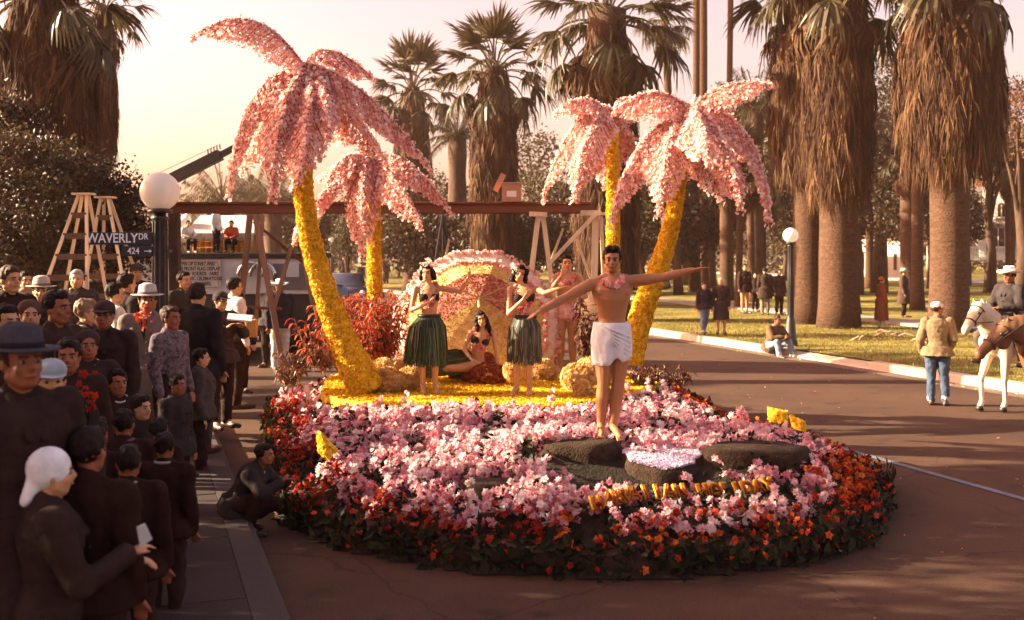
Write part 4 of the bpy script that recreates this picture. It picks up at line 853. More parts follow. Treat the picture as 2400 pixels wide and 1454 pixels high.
# ---------------------------------------------------------------- flower palms
def bez(a, b, c, u): return a*(1-u)**2+b*2*u*(1-u)+c*u*u
def pink_palm(label, tr, Ys, hw, crown, fr, seed):
    rng = np.random.default_rng(seed); pts = [W(x, y, Y) for (x, y), Y in zip(tr, Ys)]; b0 = pts[-1]; t = empty('flower_palm', b0, label=label, cat='flower palm', group='pink flower palms on the float')
    # smooth the trunk path
    fine = []; rad = []; n = len(pts)
    for i in range(n-1):
        p0, p1, p2, p3 = pts[max(i-1, 0)], pts[i], pts[i+1], pts[min(i+2, n-1)]
        for k in range(8):
            u = k/8; fine.append(.5*((2*p1)+(-p0+p2)*u+(2*p0-5*p1+4*p2-p3)*u*u+(-p0+3*p1-3*p2+p3)*u**3)); r_ = (hw[i]+(hw[i+1]-hw[i])*u)*(Ys[i]/F); rad.append(r_*(1+.05*math.sin((i*8+k)*1.9)))
    fine.append(pts[-1]); rad.append(hw[-1]*Ys[-1]/F); mb = MB(); mb.tube([p-b0 for p in fine], rad, 18, jit=.03); to = mb.build('trunk', mat('trunk_yellow', (.70, .38, .01), .9, .35, 9, 1., 45, c2=(.88, .60, .04)), t, True)
    ns = int(sum(rad)*len(rad)*0+9000*sum((fine[i]-fine[i+1]).length*rad[i]*6.28 for i in range(len(fine)-1))/3); pp, nn_ = surf_points(mb.v, mb.f, max(1500, ns)); V, FF = stamp(FL1[0], FL1[1], pp, rng.uniform(.018, .030, len(pp)), basis(nn_, .35)); link('trunk_petals', npmesh('trunk_petals', V, FF, np.repeat(rng.uniform(size=len(pp)), len(FL1[0]))), YEL, t, 'stuff')
    C = W(crown[0], crown[1], Ys[0])
    for fi, f in enumerate(fr):
        ctrl, end, dy = f[0], f[1], f[2]; wid = f[3] if len(f) > 3 else 1.0
        st = C+Vector(rng.normal(0, .05, 3)); c_ = W(ctrl[0], ctrl[1], Ys[0]+dy*.5); e_ = W(end[0], end[1], Ys[0]+dy); L = ((c_-st).length+(e_-c_).length); ns_ = int(L/.027); P = []; N = []; rv = []; TW = MB(); rach = []
        for i in range(ns_):
            u = (i+.5)/ns_; p = bez(st, c_, e_, u); q = bez(st, c_, e_, min(1, u+.02)); tg = (q-p).normalized(); rach.append(p-b0); sidev = tg.cross(Vector((0, 0, 1))); sidev = sidev.normalized() if sidev.length > .08 else Vector((0, 1, 0)); upn = sidev.cross(tg)
            ll = wid*(.46*math.sin(min(1, u*1.02+.10)*math.pi)**.55*(1-.30*u)+.09)
            for sd in (-1, 1):
                d = (sidev*sd*rng.uniform(.55, .85)+tg*(.45+.35*u)+Vector((0, 0, -.75-rng.uniform(0, .25)))).normalized(); m = max(3, int(ll/.025)); lt = rng.uniform(.2, .9)
                for k in range(m+1):
                    v = k/m; x = p+d*ll*v*rng.uniform(.97, 1.03)+Vector((0, 0, -.12*ll*v*v))+Vector(rng.normal(0, .012, 3)); P.append(tuple(x-b0)); N.append(tuple(upn*.6+sidev*sd*.7+Vector(rng.normal(0, .5, 3)))); rv.append(lt)
                if i % 3 == 0: TW.tube([p-b0, p-b0+d*ll*.98], [.008, .004], 4)
            for _ in range(2): P.append(tuple(p-b0+Vector(rng.normal(0, .022, 3)))); N.append(tuple(upn)); rv.append(rng.uniform(.5, 1))
        P = np.array(P); n_ = len(P); V, FF = stamp(FL1[0], FL1[1], P, .025*rng.uniform(.6, 1.35, n_), basis(np.array(N), .5, rng)); o = link('frond', npmesh('flower_frond', V, FF, np.repeat(np.clip(np.array(rv)+rng.normal(0, .22, n_), 0, 1), len(FL1[0]))), PINK, t)
        TW.tube(rach[::3]+[rach[-1]], [.020*(1-.8*i/len(rach[::3]))+.003 for i in range(len(rach[::3])+1)], 6); TW.build('frond_wire', mat('wire_rib', (.35, .10, .08), .8, .2, 9), o)
    return t
pink_palm('tallest pink flower palm with leaning yellow trunk at the left of the deck', [(728, 262), (717, 350), (712, 450), (730, 570), (764, 690), (806, 800), (858, 912)], [13.2, 13.3, 13.4, 13.5, 13.6, 13.7, 13.8], [13, 17, 21, 24, 27, 32, 44], (732, 170),
  [((600, -30), (452, 88), -.3, .75), ((745, 60), (875, 185), .5, .8), ((580, 110), (535, 455), -.5, 1.0), ((640, 160), (600, 350), .7, 1.1), ((625, 240), (566, 400), .2, 1.0), ((655, 150), (640, 460), -1.3, 1.15), ((735, 200), (700, 420), -1.5, 1.1), ((850, 170), (1010, 400), -.2, .95), ((810, 210), (905, 380), .9, 1.0), ((790, 250), (800, 330), 1.5, .9), ((690, 240), (690, 440), 1.2, .9), ((755, 180), (770, 300), -1.0, .9)], 1)
pink_palm('shorter pink flower palm behind the tallest, its tips reaching the timber beam', [(872, 400), (876, 500), (877, 600), (879, 700)], [15.6, 15.6, 15.6, 15.6], [13, 15, 16, 17], (862, 372),
  [((950, 340), (1055, 495), -.3, .85), ((930, 400), (985, 530), -.9, .85), ((780, 330), (742, 520), -.5, .9), ((800, 400), (770, 400), .8, .8), ((850, 400), (848, 600), -1.0, .95), ((905, 390), (930, 480), .9, .85), ((840, 350), (745, 420), .9, .8), ((960, 380), (1010, 430), .6, .8), ((700, 480), (690, 570), -1.3, .45)], 2)
pink_palm('pink flower palm behind the bent right one, fronds sweeping left', [(1436, 300), (1437, 420), (1437, 520), (1436, 640)], [15.4, 15.4, 15.4, 15.4], [13, 14, 15, 16], (1432, 265),
  [((1370, 190), (1298, 272), -.3, .62), ((1330, 250), (1272, 468), -.3, .9), ((1370, 270), (1345, 470), -1.0, .95), ((1400, 300), (1385, 400), .9, .9), ((1460, 260), (1500, 400), .6, .9), ((1420, 300), (1420, 440), 1.2, .9), ((1450, 200), (1540, 260), .8, .7)], 3)
pink_palm('pink flower palm with bent bright yellow trunk at the right of the deck', [(1608, 300), (1596, 390), (1582, 480), (1565, 560), (1540, 640), (1512, 710), (1490, 790), (1478, 850)], [13.2, 13.2, 13.2, 13.2, 13.2, 13.2, 13.2, 13.2], [12, 15, 18, 20, 23, 26, 27, 28], (1622, 255),
  [((1540, 175), (1438, 262), -.3, .75), ((1500, 250), (1432, 520), -.6, 1.0), ((1560, 270), (1545, 500), -1.1, .95), ((1590, 300), (1600, 420), 1.0, .9), ((1690, 175), (1812, 200), -.2, .62), ((1790, 250), (1802, 520), -.3, .9), ((1710, 270), (1735, 490), -1.0, .95), ((1650, 300), (1690, 470), .9, .95), ((1640, 250), (1660, 380), -1.4, .9), ((1740, 260), (1770, 380), .9, .9)], 4)
# ---------------------------------------------------------------- parasol shell
def parasol():
    hub = W(1122, 705, 15.9); t = empty('parasol', hub, label='giant flower covered parasol lying on its side, open towards the dancers', cat='parasol')
    n = 12; ax = Vector((-.02, -1, .16)).normalized(); rt = Vector((1, 0, 0)); rt = (rt-ax*rt.dot(ax)).normalized(); up = rt.cross(ax)*-1
    up = ax.cross(rt); up = up if up.z > 0 else -up
    cen_ = W(1116, 772, 15.9)-hub; Rx, Rz = 1.22, 1.16
    def rim(a, k=1.0, dep=0): return cen_+rt*math.cos(a)*Rx*k+up*math.sin(a)*Rz*k+ax*(dep)
    YI = mat('parasol_yellow', (.74, .46, .14), .9, .3, 9, .9, 45, c2=(.88, .70, .34), trans=.75); RI = mat('parasol_red', (.70, .32, .24), .9, .35, 9, .9, 45, trans=.7); PB = mat('parasol_band', (.70, .54, .46), .9, .2, 9, .9, 45)
    apex = Vector((0, .55, .02)); ang = [math.pi/2+2*math.pi*(i+.5)/n for i in range(n)]
    for i in range(n):
        a, b = ang[i], ang[(i+1) % n]; A, B = rim(a), rim(b); mA, mB_ = apex.lerp(A, .56)+Vector((0, .10, 0)), apex.lerp(B, .56)+Vector((0, .10, 0)); bk = Vector((0, .03, 0))
        low = math.sin(a+math.pi/n) < -.1
        for nm, pl, m_ in (('panel_centre', [apex, mA, mB_], RI if not low else YI), ('panel', [mA, A, B, mB_], YI)):
            k = len(pl); o = MB().add(pl, [tuple(range(k))]).build(nm, m_, t)
            pp, nn_ = surf_points([tuple(v) for v in pl], [tuple(range(k))], 300); V, FF = stamp(FL1[0], FL1[1], pp+np.array([0, -.012, 0]), RN.uniform(.010, .017, len(pp)), basis(nn_*np.sign(-nn_[:, 1:2]), .4)); link('panel_petals', npmesh('panel_petals', V, FF, np.repeat(RN.uniform(size=len(pp)), len(FL1[0]))), PARR if m_ is RI else PEACH, o)
        if not low: MB().tube([apex+Vector((0, -.05, 0)), mA.lerp(mB_, 0)+Vector((0, -.03, 0))], [.014, .007], 5).build('rib', mat('parasol_rib', (.62, .45, .22), .8, .2, 9), t)
        if math.sin(a+math.pi/n) > -.75:
            A2, B2 = rim(a, .88, .10), rim(b, .88, .10); A1, B1 = rim(a, 1.03, .02), rim(b, 1.03, .02); o = MB().add([A1, B1, B2, A2]+[v+Vector((0, .02, 0)) for v in (A1, B1, B2, A2)], [(0, 1, 2, 3), (7, 6, 5, 4), (0, 4, 5, 1), (1, 5, 6, 2), (2, 6, 7, 3), (3, 7, 4, 0)]).build('valance', PB, t)
            P = []
            for u in np.linspace(0, 1, 34):
                for E1, E2, q in ((A1, B1, 3), (A2, B2, 4)):
                    for _ in range(q): P.append(tuple(E1.lerp(E2, float(u))+Vector(RN.normal(0, .018, 3))))
            P = np.array(P); V, FF = stamp(FL1[0], FL1[1], P, RN.uniform(.022, .036, len(P)), basis(RN.normal(size=(len(P), 3)), 0)); link('valance_blossoms', npmesh('valance_blossoms', V, FF, np.repeat(RN.uniform(size=len(P)), len(FL1[0]))), PINK, o)
    MB().tube([apex, Vector((.0, -.02, .0)), Vector((.02, -.35, -.10))], [.03, .022, .018], 8).build('handle', mat('parasol_rib', (.62, .45, .22)), t)
parasol()
# ---------------------------------------------------------------- boulders of blossoms, mats, leafy plants
def boulder(px, py, Y, r, label, m=PEACH, sq=.85):
    s = Y/F; c = W(px, py, Y); t = empty('flower_boulder', (c.x, c.y, c.z-r*s*sq), label=label, cat='flower boulder', group='blossom covered boulders on the deck'); ro = Vector((0, 0, r*s*sq)); mb = MB(); rr_ = random.Random(int(px)); ph = rr_.uniform(0, 6)
    rings = []
    for i in range(9):
        a = -math.pi/2+math.pi*(.05+.9*i/8); rings.append([ro+Vector((math.cos(a)*math.cos(b), math.cos(a)*math.sin(b), math.sin(a)*sq))*r*s*(1+.09*math.sin(3*b+ph+a*2)) for b in [2*math.pi*j/16 for j in range(16)]])
    mb.loft(rings); o = mb.build('boulder_core', mat('peach_core', (.55, .32, .10), .9, .4, 9, .8, 30), t, True); pp, nn_ = surf_points(mb.v, mb.f, int(14*r+120)); nn_ = np.sign(np.einsum('ij,ij->i', nn_, pp-np.array(ro)))[:, None]*nn_
    V, FF = stamp(FL2[0], FL2[1], pp, RN.uniform(.030, .05, len(pp)), basis(nn_, .3)); link('boulder_blossoms', npmesh('boulder_blossoms', V, FF, np.repeat(RN.uniform(size=len(pp)), len(FL2[0]))), m, t, 'stuff')
for a in ((898, 862, 14.2, 22, 'pale boulder on top of the heap beside the left yellow trunk'), (908, 893, 13.9, 32, 'large peach boulder against the foot of the left yellow trunk'), (960, 888, 14.0, 27, 'rounded orange peach boulder touching the left dancer\'s heel'), (935, 862, 14.6, 16, 'small flat yellow boulder behind the heap at the left'), (866, 868, 15.0, 22, 'yellowish boulder half hidden behind the left yellow trunk'), (1002, 868, 15.0, 18, 'peach boulder behind the legs of the left dancer'), (1206, 870, 14.4, 26, 'pale boulder left of the central dancer\'s shins'), (1275, 872, 15.2, 30, 'wide yellow boulder right of the central dancer'), (1352, 888, 14.0, 38, 'largest pale boulder before the dancer in flowered trunks'), (1380, 866, 14.6, 28, 'yellow boulder behind the foremost dancer\'s knee'), (1366, 912, 13.5, 20, 'small round boulder lowest at the right of the deck'), (1420, 880, 14.6, 24, 'boulder partly behind the foremost dancer\'s legs')): boulder(*a)
boulder(1140, 880, 14.9, 52, 'low rust red flower mound in front of the reclining girl', RUST, .5); boulder(1105, 858, 15.4, 60, 'rust brown flower cushion under the reclining girl', RUST, .6)
CRO = rmat('croton_leaves', [(.10, .015, .01), (.30, .03, .012), (.48, .07, .018), (.52, .16, .04)], trans=.35, rough=.4, spec=.4)
CRD = rmat('croton_dark', [(.03, .012, .01), (.10, .02, .012), (.2, .05, .02), (.09, .06, .02)], trans=.3, rough=.4, spec=.4)
def croton(px, top, bot, Y, label, m=CRO, seed=0, spread=.25, nst=6, ll=.16):
    rr_ = random.Random(seed); s = Y/F; b = W(px, bot, Y); h = (bot-top)*s; t = empty('leafy_plant', b, label=label, cat='plant', group='red leaved plants beside the deck'); V = []; Fc = []; R = []
    for k in range(nst):
        e = Vector((rr_.uniform(-spread, spread), rr_.uniform(-spread, spread), h*rr_.uniform(.65, 1))); mb = MB(); mid = e*.5+Vector((rr_.uniform(-.05, .05), 0, 0)); mb.tube([(0, 0, 0), mid, e], [.014, .010, .005], 5); mb.build('stem', mat('croton_stem', (.28, .17, .07), .7, .3, 8), t)
        nl = int(h*rr_.uniform(.65, 1)*26)
        for i in range(nl):
            u = .15+.85*(i+.5)/nl; p = bez(Vector((0, 0, 0)), mid, e, u); a = i*2.4+k; ln = ll*rr_.uniform(.7, 1.3); o = Vector((math.cos(a), math.sin(a), rr_.uniform(-.1, .45))).normalized(); sdv = Vector((-math.sin(a), math.cos(a), 0)); kk = len(V); w = ln*.17; r = rr_.random()
            d1, d2, d3 = p+o*ln*.35+Vector((0, 0, .03)), p+o*ln*.7+Vector((0, 0, -.0)), p+o*ln+Vector((0, 0, -.07)); z_ = Vector((0, 0, .012))
            V += [p, d1-sdv*w+z_, d1, d1+sdv*w+z_, d2-sdv*w*.8+z_, d2, d2+sdv*w*.8+z_, d3]; Fc += [(kk, kk+1, kk+2, kk+2), (kk, kk+2, kk+3, kk+3), (kk+1, kk+4, kk+5, kk+2), (kk+2, kk+5, kk+6, kk+3), (kk+4, kk+7, kk+5, kk+5), (kk+5, kk+7, kk+6, kk+6)]; R += [r]*8
    # triangles doubled as quads are split properly here
    Ft = []
    for f in Fc:
        f = tuple(dict.fromkeys(f)); Ft += [f] if len(f) == 3 else [(f[0], f[1], f[2]), (f[0], f[2], f[3])]
    link('leaves', npmesh('leaves', [tuple(v) for v in V], Ft, R), m, t, 'stuff')
cp = [(745, 745, 868, 14.6, 'red leaved plant with drooping leaves farthest left of the deck', CRO), (790, 700, 868, 15.2, 'tall red leaved plant seen left of the leaning yellow trunk', CRO), (835, 668, 850, 15.4, 'tall red leaved plant with bare pale canes right of the leaning trunk', CRO), (880, 645, 850, 15.0, 'tallest red leaved plant under the second pink palm', CRO), (912, 690, 848, 14.9, 'bushy scarlet leaved plant next to the left dancer', CRO), (865, 745, 858, 14.7, 'low dense red leaved plant above the boulders', CRO), (900, 770, 850, 14.8, 'low glowing orange leaved plant beside the parasol edge', CRO), (760, 800, 875, 14.4, 'short dark red plant at the deck\'s left corner', CRD), (700, 810, 890, 15.2, 'dark low plant behind the left flower rim', CRD),
      (1372, 690, 860, 15.6, 'dark leaved plant behind the foremost dancer\'s hip', CRD), (1400, 730, 860, 15.8, 'red brown leaved plant between the two male dancers', CRD), (1290, 760, 862, 16.6, 'dark plant behind the central dancer\'s skirt', CRD), (1250, 780, 862, 16.8, 'dark low plant at the right edge of the parasol', CRD)]
for i, (px, tp, bt, Y, lab, m_) in enumerate(cp): croton(px, tp, bt, Y, lab, m_, seed=i, nst=7, spread=.30)
for i, px in enumerate((1530, 1562, 1594, 1500, 690, 668)):
    croton(px, 850+8*(i % 3), 905, 14.6, ['low dark red shrub nearest the bent trunk on the right rim', 'low dark red shrub in the middle of the right rim', 'low dark red shrub at the outer end of the right rim', 'low dark red shrub under the bent yellow trunk', 'low red shrub at the left rim beside the purple flowers', 'low red shrub at the outer left rim'][i], CRD, seed=40+i, nst=6, spread=.25, ll=.11)
# ================================================================== THE DANCERS ON THE FLOAT
def gp_(px, py, z):
    p = G(px, py, z); return p
# foremost dancer, arms spread
m = person('bare chested man in a white wrap standing foremost with both arms spread wide', Vector(((1434-1200)/F*10.15, 10.15, .672)), 4, 1.78, skin=SKIN, hairlen='pomp', shoes=None, vox=.0065, headvox=.0065, yaw=-10, pitch=4, curl=.12,
  J=dict(elR=(.455, .06, 1.285), wrR=(.685, .16, 1.175), haR=(.77, .21, 1.13), elL=(-.475, .02, 1.475), wrL=(-.745, .07, 1.545), haL=(-.84, .09, 1.565), pnR=(0, .15, -1), pnL=(0, .1, -1), shR=(.205, .0, 1.41), shL=(-.20, 0, 1.445),
         knR=(.085, .05, .50), anR=(.10, -.02, .10), toR=(.12, .15, .03), knL=(-.055, .04, .50), anL=(-.005, .03, .09), toL=(-.035, .23, .02), hpR=(.09, 0, .92), hpL=(-.09, 0, .92)))
lei(m, .065, wide=.98, size=.028)
def wrap(T, colm, z0=.11, base=.245, label='loincloth'):
    K, s = T['K'], T['s']; V = []; n = 72; R_ = []
    def hem(a):    # a: 0 = person's right side (image left), pi/2 = front
        d = math.degrees(a) % 360; h = base+.045*math.cos(a-.7)
        if 78 < d < 116: h -= .060*(1-abs(d-97)/19)
        return h
    for u in np.linspace(0, 1, 9):
        ring = []
        for j in range(n):
            a = 2*math.pi*j/n; hz_ = hem(a); z = K['pel'].z+z0-(z0+hz_)*u; f = .004*math.sin(a*9+u*5)+.003*math.sin(a*17-u*9)+.003*math.sin(a*5+u*7); rx = .168+.032*min(1, u*2.2)-.014*u+f; ry = .142+.020*min(1, u*2.2)+f
            if u > .5: k_ = (1-min(1, abs(math.degrees(a)-88)/16)); ry -= .03*max(0, k_)
            ring.append(Vector((K['pel'].x+math.cos(a)*rx, K['pel'].y+math.sin(a)*ry-.006, z))*s)
        R_.append(ring)
    o = MB().loft(R_, False).build(label, colm, T['t'], True); sm = o.modifiers.new('thickness', 'SOLIDIFY'); sm.thickness = .006; sm.offset = 1
    q = MB(); 
    for k in range(5): a0 = Vector((.150-.02*k, .095, z0-.012-.012*k)); b0 = Vector((-.165, .10-.004*k, -.03-.045*k)); c0 = Vector((.0, .215, .04-.040*k)); q.tube([(K['pel']+bez(a0, c0, b0, u))*s for u in np.linspace(0, 1, 12)], [.004+.006*math.sin(u*3.14) for u in np.linspace(0, 1, 12)], 6)
    q.build('cloth_fold', colm, o, True); return o
WCL = mat('white_wrap_cloth', (.74, .72, .76), .85, .06, 6, .5, 14)
wrap(m, WCL)
DG = rmat('green_raffia', [(.010, .014, .007), (.02, .035, .014), (.04, .07, .022), (.15, .19, .07)], trans=.2, rough=.4, spec=.4); DB = rmat('dark_raffia', [(.02, .02, .014), (.05, .05, .03), (.10, .09, .06), (.30, .26, .18)], trans=.2, rough=.4, spec=.4)
m = person('girl in a green grass skirt at the left with one arm raised sideways', Vector(((1006-1200)/F*13.75, 13.75, .615)), 6, 1.64, fem=True, skin=SKINL, hairlen='bob', shoes=None, vox=.008, headvox=.0075, yaw=-14, curl=.35, hroll=3,
  J=dict(elR=(.245, .02, 1.13), wrR=(.02, .24, 1.24), haR=(-.045, .26, 1.29), elL=(-.42, .10, 1.385), wrL=(-.53, .20, 1.58), haL=(-.545, .20, 1.66), pnR=(0, .2, 1), pnL=(1, -.3, .2), knR=(.10, .05, .5), knL=(-.075, .05, .5), anR=(.085, 0, .085), anL=(-.08, .02, .085), toR=(.09, .17, .03), toL=(-.10, .18, .03), hd=(.03, .015, 1.635)))
lei(m, .26); headflowers(m, (0, .02, .135), .10, 40, PINK, 'flower_crown', .022); bandeau(m, cloth((.03, .02, .02))); grass_skirt(m, .66, DG, .13, 1700, asym=.4)
m = person('girl in a dark grass skirt at the centre hugging one arm across her lei', Vector(((1228-1200)/F*13.6, 13.6, .615)), -6, 1.64, fem=True, skin=SKINL, hairlen='curly', shoes=None, vox=.008, headvox=.0075, yaw=10, hroll=-14, curl=.3,
  J=dict(elR=(.20, .10, 1.09), wrR=(-.02, .24, 1.30), haR=(-.075, .25, 1.37), elL=(-.30, .26, 1.38), wrL=(-.52, .36, 1.45), haL=(-.60, .38, 1.47), pnR=(.5, -.5, .3), pnL=(0, 0, -1), knR=(.09, .04, .5), knL=(-.07, .04, .5), anR=(.10, 0, .085), anL=(-.075, 0, .085), toR=(.14, .16, .03), toL=(-.09, .17, .03), hd=(.055, .02, 1.63), pel=(-.02, 0, .95)))
lei(m, .34); headflowers(m, (.09, .03, .07), .07, 34); bandeau(m, cloth((.03, .02, .025))); grass_skirt(m, .62, DB, .055, 1300, asym=.2)
m = person('young man in pink flowered trunks behind, raising a hand to his mouth', Vector(((1328-1200)/F*16.0, 16.0, .605)), 4, 1.76, skin=SKINL, hairlen='short', shoes=None, vox=.009, headvox=.009, curl=.6,
  J=dict(elR=(.30, .08, 1.17), wrR=(.10, .20, 1.46), haR=(.05, .19, 1.545), elL=(-.28, .02, 1.15), wrL=(-.06, .17, 1.10), haL=(.02, .19, 1.12), pnR=(0, -1, 0), pnL=(0, -1, 0), knR=(.09, .03, .5), knL=(-.08, .03, .5)))
lei(m, .12, wide=1.3)
q = MB(); K, s = m['K'], m['s']
q.loft([m['ring']((K['pel']+Vector((0, 0, z)))*s, rx*s, ry*s, m['hr'], None, 28) for z, rx, ry in ((.10, .155, .12), (.05, .172, .135), (-.05, .185, .145), (-.12, .185, .145), (-.14, .17, .13))]); 
for e in 'RL': q.cap(K['hp'+e]*s, K['hp'+e].lerp(K['kn'+e], .22)*s, .105*s, .10*s)
tk = mat('flowered_trunks', (.62, .12, .10), .8, .1, 16, .2, 20, c2=(.86, .62, .56)); soft(q.build('swim_trunks', tk, m['t']), .012, 2)
pts_ = np.array(q.v); i_ = RN.choice(len(pts_), 110); V, FF = stamp(FL1[0], FL1[1], pts_[i_]+RN.normal(0, .01, (110, 3)), RN.uniform(.02, .04, 110), basis(RN.normal(size=(110, 3))+[0, 1.2, 0], 0)); link('printed_blossoms', npmesh('printed_blossoms', V, FF, np.repeat(RN.uniform(size=110), len(FL1[0]))), PINK, m['t'])
# reclining girl
sb = Vector(((1128-1200)/F*15.0, 15.0, .74))
m = person('girl with long dark hair reclining inside the parasol, propped on one arm', sb, 0, 1.62, fem=True, skin=SKINL, hairlen='long', shoes=None, vox=.009, headvox=.008, yaw=6, hroll=12, curl=.2,
  J=dict(pel=(.09, 0, .15), nk=(-.02, .06, .66), hd=(-.0, .085, .80), shR=(.155, .07, .60), shL=(-.185, .05, .60), elR=(.26, .16, .36), wrR=(.14, .32, .22), haR=(.08, .36, .20), elL=(-.225, .08, .31), wrL=(-.265, .14, .05), haL=(-.28, .20, -.01), pnL=(0, 0, -1), hpR=(.14, .07, .13), hpL=(.03, .09, .10), knR=(.50, .25, .20), knL=(.46, .32, .09), anR=(.86, .20, .07), anL=(.84, .30, .04), toR=(1.0, .26, .05), toL=(.98, .36, .03)))
lei(m, .26); headflowers(m, (-.085, .03, .02), .03, 12)
bandeau(m, cloth((.03, .02, .02)))
V = []; Fc = []; R = []
for i in range(1400):
    a = RN.uniform(0, 6.283); p0 = Vector((.13+.03*math.cos(a), .04+.10*math.sin(a), .17+.10*math.cos(a))); rr_ = RN.uniform(); o = Vector((0, math.sin(a), math.cos(a))); kk = len(V)
    for u, q_ in ((0, 0), (.3, .06), (.65, .09), (1, .12)):
        p = p0+Vector((.62*u, .16*u, -.10*u))+o*q_+Vector(RN.normal(0, .01, 3)); p.z = max(p.z, -.02); V += [tuple(p-Vector((0, 0, .008))), tuple(p+Vector((0, 0, .008)))]; R += [rr_]*2
    for k in range(3): b = kk+2*k; Fc.append((b, b+1, b+3, b+2))
link('grass_skirt', npmesh('grass_skirt', V, Fc, R), DG, m['t'])
# ================================================================== THE CROWD
def crowd(label, px, row, Y, rz=0, hat=None, gz=.15, extra=0, **k):
    zt = H-(row-HY)*Y/F; k.setdefault('vox', .018)
    if isinstance(k.get('topc'), tuple) and k['topc'][0] < .12: k['topc'] = tuple(v*.65 for v in k['topc'])  # dark clothes dimmed further, the crowd's shade kept in their colour
    hh = (zt-gz-(.03 if hat in ('fedora', 'cowboy') else 0)); h = hh/ (1.0 if not hat else 1.02)
    return person(label, Vector(((px-1200)*Y/F, Y, gz)), rz, h, hat=hat, group=k.pop('group', 'spectators in the crowd at the left'), **k)
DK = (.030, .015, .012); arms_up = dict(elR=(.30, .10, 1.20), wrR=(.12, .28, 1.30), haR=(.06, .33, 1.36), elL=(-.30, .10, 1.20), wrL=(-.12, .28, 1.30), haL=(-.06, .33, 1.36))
fold = dict(elR=(.27, .02, 1.14), wrR=(.05, .22, 1.12), haR=(-.03, .24, 1.12), elL=(-.27, .02, 1.14), wrL=(-.05, .24, 1.08), haL=(.03, .26, 1.08))
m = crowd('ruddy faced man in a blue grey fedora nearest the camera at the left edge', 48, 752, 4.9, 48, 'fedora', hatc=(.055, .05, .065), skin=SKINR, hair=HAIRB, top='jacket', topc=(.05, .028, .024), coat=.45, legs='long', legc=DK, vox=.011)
m = crowd('person in a pale blue peaked cap half hidden behind the blue grey fedora', 118, 835, 5.9, 30, 'cap', hatc=(.34, .38, .44), top='jacket', topc=(.04, .03, .035), legs='long')
m = crowd('person in a bright white head scarf in the dark left foreground', 116, 1046, 4.75, 118, 'scarf', gz=0, hatc=(.80, .78, .82), top='jacket', topc=(.05, .03, .02), skirt=1, skirtc=DK, hairlen='none', J=dict(elR=(.25, .12, 1.12), wrR=(.16, .36, 1.22), haR=(.13, .43, 1.24), elL=(-.25, .14, 1.12), wrL=(-.13, .42, 1.12), haL=(-.10, .50, 1.10)))
sit = dict(pel=(0, 0, .45), nk=(0, .12, .97), hd=(0, .16, 1.12), shR=(.18, .10, .91), shL=(-.18, .10, .91), elR=(.25, .22, .68), wrR=(.12, .42, .62), haR=(.08, .47, .62), elL=(-.25, .22, .68), wrL=(-.12, .42, .60), haL=(-.07, .48, .60), hpR=(.1, .05, .42), hpL=(-.1, .05, .42), knR=(.14, .48, .46), knL=(-.14, .48, .46), anR=(.14, .46, .07), anL=(-.14, .46, .07), toR=(.15, .63, .02), toL=(-.15, .63, .02))
pp_ = MB().add([(-.022, -.01, .03), (.012, -.02, .045), (.038, -.01, -.02), (-.01, .0, -.055), (-.022, .0, .03), (.012, -.01, .045), (.038, .0, -.02), (-.01, .01, -.055)], [(0, 1, 2, 3), (7, 6, 5, 4), (0, 4, 5, 1), (1, 5, 6, 2), (2, 6, 7, 3), (3, 7, 4, 0)]).build('folded_paper', mat('pale_paper', (.42, .44, .50), .8, .05, 5), label='small folded pale blue paper held low in the left foreground', cat='paper'); pp_.location = W(335, 1252, 4.3)
